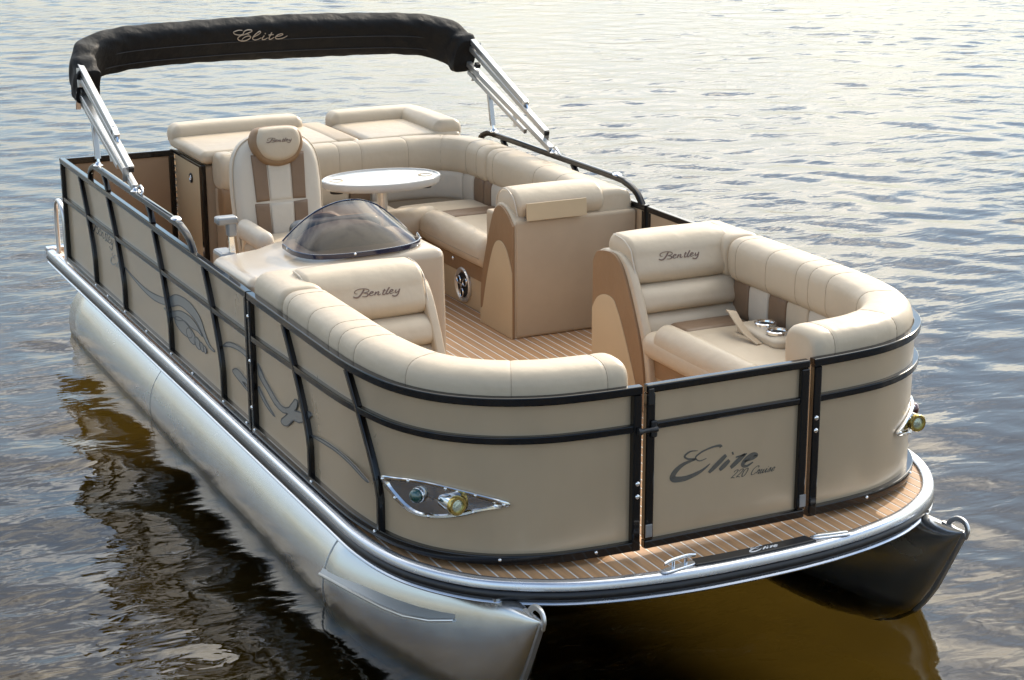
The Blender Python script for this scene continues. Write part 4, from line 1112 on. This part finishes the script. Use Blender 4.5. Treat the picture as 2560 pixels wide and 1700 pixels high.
# ------------------------------------------------------------------ table
tb = empty('table', 'white oval pedestal table with moulded cup recesses, in front of the corner lounge', 'table')
TX, TY, TZ, TA, TBb = 1.50, .225, .655, .345, .235
def ell(s_, z_, n=56): return [(TX+TBb*s_*math.cos(t), TY+TA*s_*math.sin(t), z_) for t in np.linspace(0, 2*math.pi, n, endpoint=False)]
prof = [(.80, TZ-.048), (.955, TZ-.046), (.99, TZ-.036), (1.0, TZ-.018), (.992, TZ-.004), (.975, TZ), (.955, TZ), (.94, TZ-.007), (.6, TZ-.008), (.05, TZ-.008)]
V, F = [], []
for s_, z_ in prof: V += ell(s_, z_)
n = 56
for i in range(len(prof)-1):
    for j in range(n): F.append((i*n+j, i*n+(j+1) % n, (i+1)*n+(j+1) % n, (i+1)*n+j))
F.append(tuple(range(n))); F.append(tuple((len(prof)-1)*n+j for j in range(n)))
tt = mesh('table_top', V, F, 'plastic_white', tb, True, 35)
for x, y in ((TX-.03, TY-.255), (TX+.03, TY+.25)):
    lathe('cup_recess', [(.0001, .0005), (.034, .0008), (.037, .004), (.041, .0015)], 'panel_beige', tt, frame_at((x, y, TZ-.0085), (1, 0, 0), (0, 0, 1)), 22)
    lathe('cup_underside', [(.040, 0), (.036, -.03), (.0001, -.032)], 'plastic_black', tt, frame_at((x, y, TZ-.047), (1, 0, 0), (0, 0, 1)), 18)
lathe('pedestal', [(.0001, -.018), (.11, -.018), (.10, -.008), (.05, .004), (.031, .02), (.031, .58)], 'aluminium_bright', tb, Matrix.Translation((TX, TY, 0)), 24)
lathe('pedestal_collar', [(.034, .57), (.045, .58), (.05, .606), (.0001, .607)], 'plastic_black', tb, Matrix.Translation((TX, TY, 0)), 24)

# ------------------------------------------------------------------ helm chair
hc = empty('helm_chair', 'high-backed cream helm chair with brown stripes and a rounded headrest', 'chair')
CX, CY = 1.86, -.498
lean_ = R(8)
def chM(z0, off=0): return Matrix.Translation((CX+off, CY, z0)) @ Matrix.Rotation(-lean_, 4, 'Y') @ Matrix(((0, 0, 1, 0), (1, 0, 0, 0), (0, 1, 0, 0), (0, 0, 0, 1)))
Z0 = .36
bo = spline([(-.20, 0), (-.232, .12), (-.243, .28), (-.243, .42), (-.228, .53), (-.18, .605), (-.10, .643), (0, .652), (.10, .643), (.18, .605), (.228, .53), (.243, .42), (.243, .28), (.232, .12), (.20, 0), (0, -.02)], 4, True)
M = chM(Z0)
bk = pad('backrest', bo, .075, 'vinyl_white', hc, M, p=.5, rings=6, edge=.22, inner=.012)
pad('back_shell', bo, .05, 'vinyl_cream', hc, M @ Matrix.Rotation(math.pi, 4, 'Y'), p=.5, rings=5, edge=.25)
tube('piping', [M @ Vector((x*.985, y*.985+.004, .040)) for x, y in bo], .003, 'vinyl_cream', bk, 6, True, up=tuple(M.to_3x3() @ Vector((0, 0, 1))))
def stripe(name, x0, x1, y0, y1, m_, cent=0):
    o_ = spline([(x0, y0), (x0*1.02, (y0+y1)/2), (x0*.96, y1), (x1*.96, y1), (x1*1.02, (y0+y1)/2), (x1, y0)], 3, True)
    o_ = []
    for t in np.linspace(0, 1, 8): o_.append((x0*(1+.06*t), y0+(y1-y0)*t))
    for t in np.linspace(1, 0, 8): o_.append((x1*(1+.06*t), y0+(y1-y0)*t))
    return pad(name, o_, .020, m_, bk, M @ Matrix.Translation((0, 0, .072)), p=.4, rings=4, edge=.14, inner=.0)
for y0, y1 in ((.0, .29), (.295, .54)):
    stripe('brown_stripe', -.135, -.062, y0, y1, 'vinyl_brown'); stripe('brown_stripe', .062, .135, y0, y1, 'vinyl_brown')
    stripe('white_stripe', -.060, .060, y0, y1, 'vinyl_white')
ho = spline([(-.128, .655), (-.145, .60), (-.135, .55), (-.09, .492), (0, .468), (.09, .492), (.135, .55), (.145, .60), (.128, .655), (.08, .678), (-.08, .678)], 4, True)
pad('headrest_border', ho, .062, 'vinyl_caramel', hc, M @ Matrix.Translation((0, 0, .055)), p=.5, rings=5, edge=.2)
hi_ = [(x*.86, .565+(y-.565)*.86+.014) for x, y in ho]
hd = pad('headrest', hi_, .045, 'vinyl_cream', hc, M @ Matrix.Translation((0, 0, .09)), p=.5, rings=5, edge=.3, inner=.006)
hn = M.to_3x3() @ Vector((0, 0, 1)); hdrop = on_surface(hd, hn, .0008)
word_lettering('script_lettering', 'seat_word', .0225, 'embroidery_brown', hd, lambda u, v, w: hdrop(M @ Vector((-.072+u, .600+v, .13)), w), th=.002, bold=1.15)
rbox('seat', (1.90, -.73, .36), (2.38, -.28, .50), (.06, .06, .06), 'vinyl_cream', hc, 5, (4, 4, 1), (0, 0, .01))
for ya in (-.765, -.305):
    rbox('armrest', (1.93, ya, .49), (2.34, ya+.085, .60), (.05, .04, .05), 'vinyl_white', hc, 5, (4, 1, 1), (0, 0, .0))
    tube('armrest_bracket', [(1.93, ya+.045, .40), (1.97, ya+.045, .52)], .018, 'aluminium_bright', hc, 8)
lathe('pedestal', [(.0001, -.018), (.17, -.018), (.15, -.008), (.06, .01), (.045, .03), (.045, .33), (.12, .36), (.0001, .362)], 'aluminium_bright', hc, Matrix.Translation((2.1, CY, 0)), 24)

# ------------------------------------------------------------------ helm console
co_ = empty('helm_console', 'glossy beige helm console with a smoked curved windscreen, inside the near rail', 'console')
def cwarp(x, y, z_):
    t = max(0, min(1, (z_-.3)/.38))
    lift = .050*max(0, min(1, (y+1.17)/.5))*t
    return (x-.02*t*(1 if x > 3.1 else 0), y, z_+lift-.03*t*(x-3.4)*(-1 if y < -.9 else 0))
body_ = rbox('console_body', (2.84, -1.175, -.018), (3.43, -.235, .655), (.05, .05, .04), 'gelcoat', co_, 5, (4, 10, 6), (0, 0, 0), cwarp)
# instrument pod under the windscreen
pod = rbox('instrument_pod', (2.86, -.80, .66), (3.20, -.32, .765), (.10, .12, .09), 'dash_brown', co_, 5, (3, 4, 1), (0, 0, .01), lambda x, y, z_: (x, y, z_-(.05*((y+.56)/.24)**2 if z_ > .7 else 0)))
rbox('instrument_face', (2.80, -.78, .655), (2.90, -.34, .765), (.03, .05, .04), 'plastic_black', pod, 4, (1, 2, 1))
stw = [(2.74+.05*math.cos(t)*.5, -.60+.16*math.sin(t), .615+.15*math.cos(t)) for t in np.linspace(0, 2*math.pi, 32, endpoint=False)]
tube('steering_wheel', stw, .014, 'vinyl_caramel', co_, 8, True, up=(1, 0, 0))
for a_ in (0, 2.1, 4.2): tube('wheel_spoke', [(2.76, -.60, .615), (2.74+.025*math.cos(a_), -.60+.155*math.sin(a_), .615+.145*math.cos(a_))], .008, 'chrome', co_, 8, up=(1, 0, 0))
tube('wheel_hub', [(2.74, -.60, .615), (2.84, -.60, .61)], .03, 'plastic_black', co_, 12)
# windscreen: shell lofted from its base curve up to the open rear edge
base_c = spline([(3.06, -.895, .695), (3.22, -.895, .695), (3.335, -.84, .697), (3.385, -.72, .700), (3.395, -.58, .703), (3.375, -.43, .705), (3.30, -.325, .706), (3.16, -.275, .705)], 6)
top_c = spline([(3.00, -.875, .715), (2.99, -.80, .775), (2.985, -.71, .830), (2.98, -.60, .865), (2.98, -.49, .868), (2.98, -.40, .835), (2.99, -.325, .775), (3.03, -.27, .715)], 6)
nb_ = len(base_c); ns_ = 14
V, F = [], []
for i in range(nb_):
    a_ = Vector(base_c[i]); b2 = Vector(top_c[i])
    for k_ in range(ns_+1):
        t = k_/ns_
        p = a_.lerp(b2, t)
        bul = math.sin(math.pi*t)
        p.z += .012*bul*math.sin(math.pi*i/(nb_-1)); p.x += .022*bul*math.sin(math.pi*i/(nb_-1))**.6
        V.append(p)
for i in range(nb_-1):
    for k_ in range(ns_): F.append((i*(ns_+1)+k_, (i+1)*(ns_+1)+k_, (i+1)*(ns_+1)+k_+1, i*(ns_+1)+k_+1))
ws = mesh('windscreen', V, F, 'acrylic_smoked', co_, True, 80)
tube('windscreen_edge', top_c, .004, 'acrylic_edge', ws, 6)
sweep('windscreen_foot', [(p[0]+.004, p[1], p[2]+.012) for p in base_c], rrect(.008, .024, .003), 'acrylic_edge', ws)
for i in (3, 20, 38):
    p = base_c[min(i, nb_-1)]; bolt((p[0]+.008, p[1], p[2]+.016), (1, (p[1]+.58)*3, .3), ws, .007)
# throttle
th_ = box('throttle_box', (2.70, -1.12, .50), (2.83, -1.04, .645), 'plastic_grey', co_, .015)
sweep('throttle_lever', [(2.815, -1.055, .61), (2.80, -1.055, .70), (2.795, -1.055, .80)], rrect(.020, .030, .005), 'chrome', th_, up=(0, 1, 0))
rbox('throttle_grip', (2.765, -1.125, .775), (2.83, -1.025, .812), (.012, .012, .012), 'plastic_grey', th_, 3)
rbox('throttle_neck', (2.777, -1.075, .715), (2.825, -1.032, .79), (.010, .010, .010), 'plastic_grey', th_, 3)

# ------------------------------------------------------------------ folded bimini
bm_ = empty('bimini_top', 'folded black canvas bimini top in its sleeve on bright aluminium legs over the stern', 'canopy')
SQ = rrect(.034, .033, .003, 1)
def bar(name, a, b_, m='aluminium_painted', prof=SQ, parent=bm_): return sweep(name, [a, b_], prof, m, parent, up=(0, 1, 0))
for sy in (-1, 1):
    yv = sy*1.2
    def Q(x, z_, dy_=0): return (x, yv-sy*dy_, z_)
    bar('main_leg', Q(.56, 1.105), Q(1.665, .752))
    bar('main_leg_lower', Q(.56, 1.058, .001), Q(1.337, .806, .001), prof=rrect(.028, .020, .003, 1))
    u2 = bar('upper_leg', Q(.60, 1.205), Q(1.605, .838))
    bar('upper_leg_top', Q(.62, 1.248, .001), Q(1.315, .982, .001), prof=rrect(.034, .032, .003, 1))
    bar('leg_cap', Q(1.605, .8378), Q(1.614, .8345), 'plastic_black', rrect(.026, .026, .003), u2)
    bar('knuckle', Q(1.30, .990), Q(1.345, .965), 'aluminium_bright', rrect(.034, .030, .004))
    bar('eye_end', Q(1.345, .962), Q(1.365, .935), 'chrome', circ(.008, 8))
    bar('link_plate', Q(1.575, .845, -.018), Q(1.555, .768, -.018), 'aluminium_bright', rrect(.006, .034, .002))
    bar('front_foot', Q(1.665, .752), Q(1.685, .725), 'chrome', circ(.010, 8))
    bar('brace', Q(.853, .955), Q(.895, .775), prof=rrect(.026, .030, .004))
    bar('rear_foot', Q(.896, .775), Q(.905, .735), 'chrome', circ(.009, 8))
    bar('slider_clip', Q(1.195, .88), Q(1.205, .812), 'aluminium_bright', rrect(.036, .012, .003))
    bar('slider_clip', Q(1.27, 1.012), Q(1.28, .948), 'aluminium_bright', rrect(.036, .012, .003))
    bar('knuckle_plate', Q(.665, 1.245, -.018), Q(.67, 1.14, -.018), 'aluminium_bright', rrect(.006, .030, .002))
    bar('knuckle_plate', Q(.63, 1.11, -.018), Q(.585, 1.005, -.018), 'aluminium_bright', rrect(.006, .030, .002))
    bar('knuckle_cap', Q(.665, 1.118, -.003), Q(.69, 1.105, -.003), 'plastic_black', rrect(.026, .030, .003))
    for x in (.905, 1.69):
        lathe('deck_mount', [(.026, 0), (.027, .004), (.018, .010), (.012, .022), (.0001, .024)], 'chrome', bm_, frame_at((x, sy*(B-RW/2), .736), (1, 0, 0), (0, 0, 1)), 16)
    tube('safety_clip', spline([(1.70, yv, .745), (1.73, yv-sy*.01, .775), (1.77, yv-sy*.01, .752), (1.775, yv, .735)], 4), .006, 'aluminium_bright', bm_, 6, up=(0, 1, 0))
# canvas sleeve: n is across the folded frame, d runs up along the legs
d_ = Vector((-.90, 0, .436)); n_ = Vector((.436, 0, .90))
P0_ = Vector((.625, 0, 1.133))
sp_ = [(-1.205, .00), (-1.205, .10), (-1.19, .20), (-1.13, .295), (-1.02, .355), (-.80, .395), (-.4, .415), (0, .42), (.4, .41), (.78, .385), (1.0, .345), (1.12, .285), (1.185, .20), (1.20, .13), (1.205, .07)]
sp_ = spline([(y_*.968, s_-.022) for y_, s_ in sp_], 12)
rng2 = np.random.default_rng(3)
V, F = [], []; kk = 32
ph = rng2.random(12)*6.28
cen = [P0_+d_*s_+Vector((0, y, 0)) for y, s_ in sp_]
NS = len(cen)
for i in range(NS):
    t = (cen[min(i+1, NS-1)]-cen[max(i-1, 0)]).normalized()
    rad = t.cross(n_).normalized()              # outwards of the bow, in the frame's plane
    if rad.dot(cen[i]-(P0_+d_*.1)) < 0: rad = -rad
    yv = cen[i].y; end = min(i, NS-1-i)/NS
    hh = .126*(1.0+.02*math.sin(yv*5+1))*(1 if end > .05 else .86+.14*end/.05); ww = .070
    for j in range(kk):
        a_ = 2*math.pi*j/kk; c_, s_ = math.cos(a_), math.sin(a_)
        cr = .5
        pr, pn = math.copysign(abs(c_)**cr, c_)*ww, math.copysign(abs(s_)**cr, s_)*hh
        bend = math.exp(-((abs(yv)-1.12)/.16)**2)
        wr = .0030*math.sin(38*yv+9*s_+ph[0])*math.sin(7*yv+ph[1])+.009*bend*math.sin(46*(sp_[i][1]*1.2+abs(yv)*.6)+4*s_+ph[2])*(.6+.4*math.sin(9*s_+ph[4]))+.0022*math.sin(75*yv+12*c_+ph[3])*max(0, s_)**2*(.5+.5*math.sin(11*yv+ph[5]))
        wr += -.006*max(0, 1-abs((pn-.02)/.012))     # sewn line along the sleeve
        sag = -.012*(.5+.5*math.sin(3.1*yv+.4))*max(0, -s_)
        V.append(cen[i]+rad*(pr+wr*c_)+n_*(pn+wr*s_+sag))
for i in range(NS-1):
    for j in range(kk): F.append((i*kk+j, i*kk+(j+1) % kk, (i+1)*kk+(j+1) % kk, (i+1)*kk+j))
F.append(tuple(range(kk))); F.append(tuple((NS-1)*kk+j for j in range(kk)))
bt = mesh('canvas_sleeve', V, F, 'canvas_black', bm_, True, 60)
for nn_, rad_, nm in ((.022, .0715, 'sleeve_seam'), (-.062, .0705, 'sleeve_zip')):
    tube(nm, [tuple(cen[i]-d_*rad_+n_*nn_) for i in range(34, NS-34)], .0028, 'rubber_black', bt, 6)
tm = bt.modifiers.new('smooth', 'SUBSURF'); tm.levels = 1; tm.render_levels = 1
fdir = -d_                                           # the sleeve's front face looks forward and down
bdrop = on_surface(bt, fdir, .004)
def bfn(u, v, w):
    y = -.235+u
    s_ = float(np.interp(y, [p[0] for p in sp_[32:-32]], [p[1] for p in sp_[32:-32]]))
    return bdrop(P0_+d_*s_+Vector((0, y, 0))+n_*(.030+v), w)
word_lettering('script_lettering', 'loop_elite', .070, 'stitch_cream', bt, bfn, th=.003, bold=1.1)
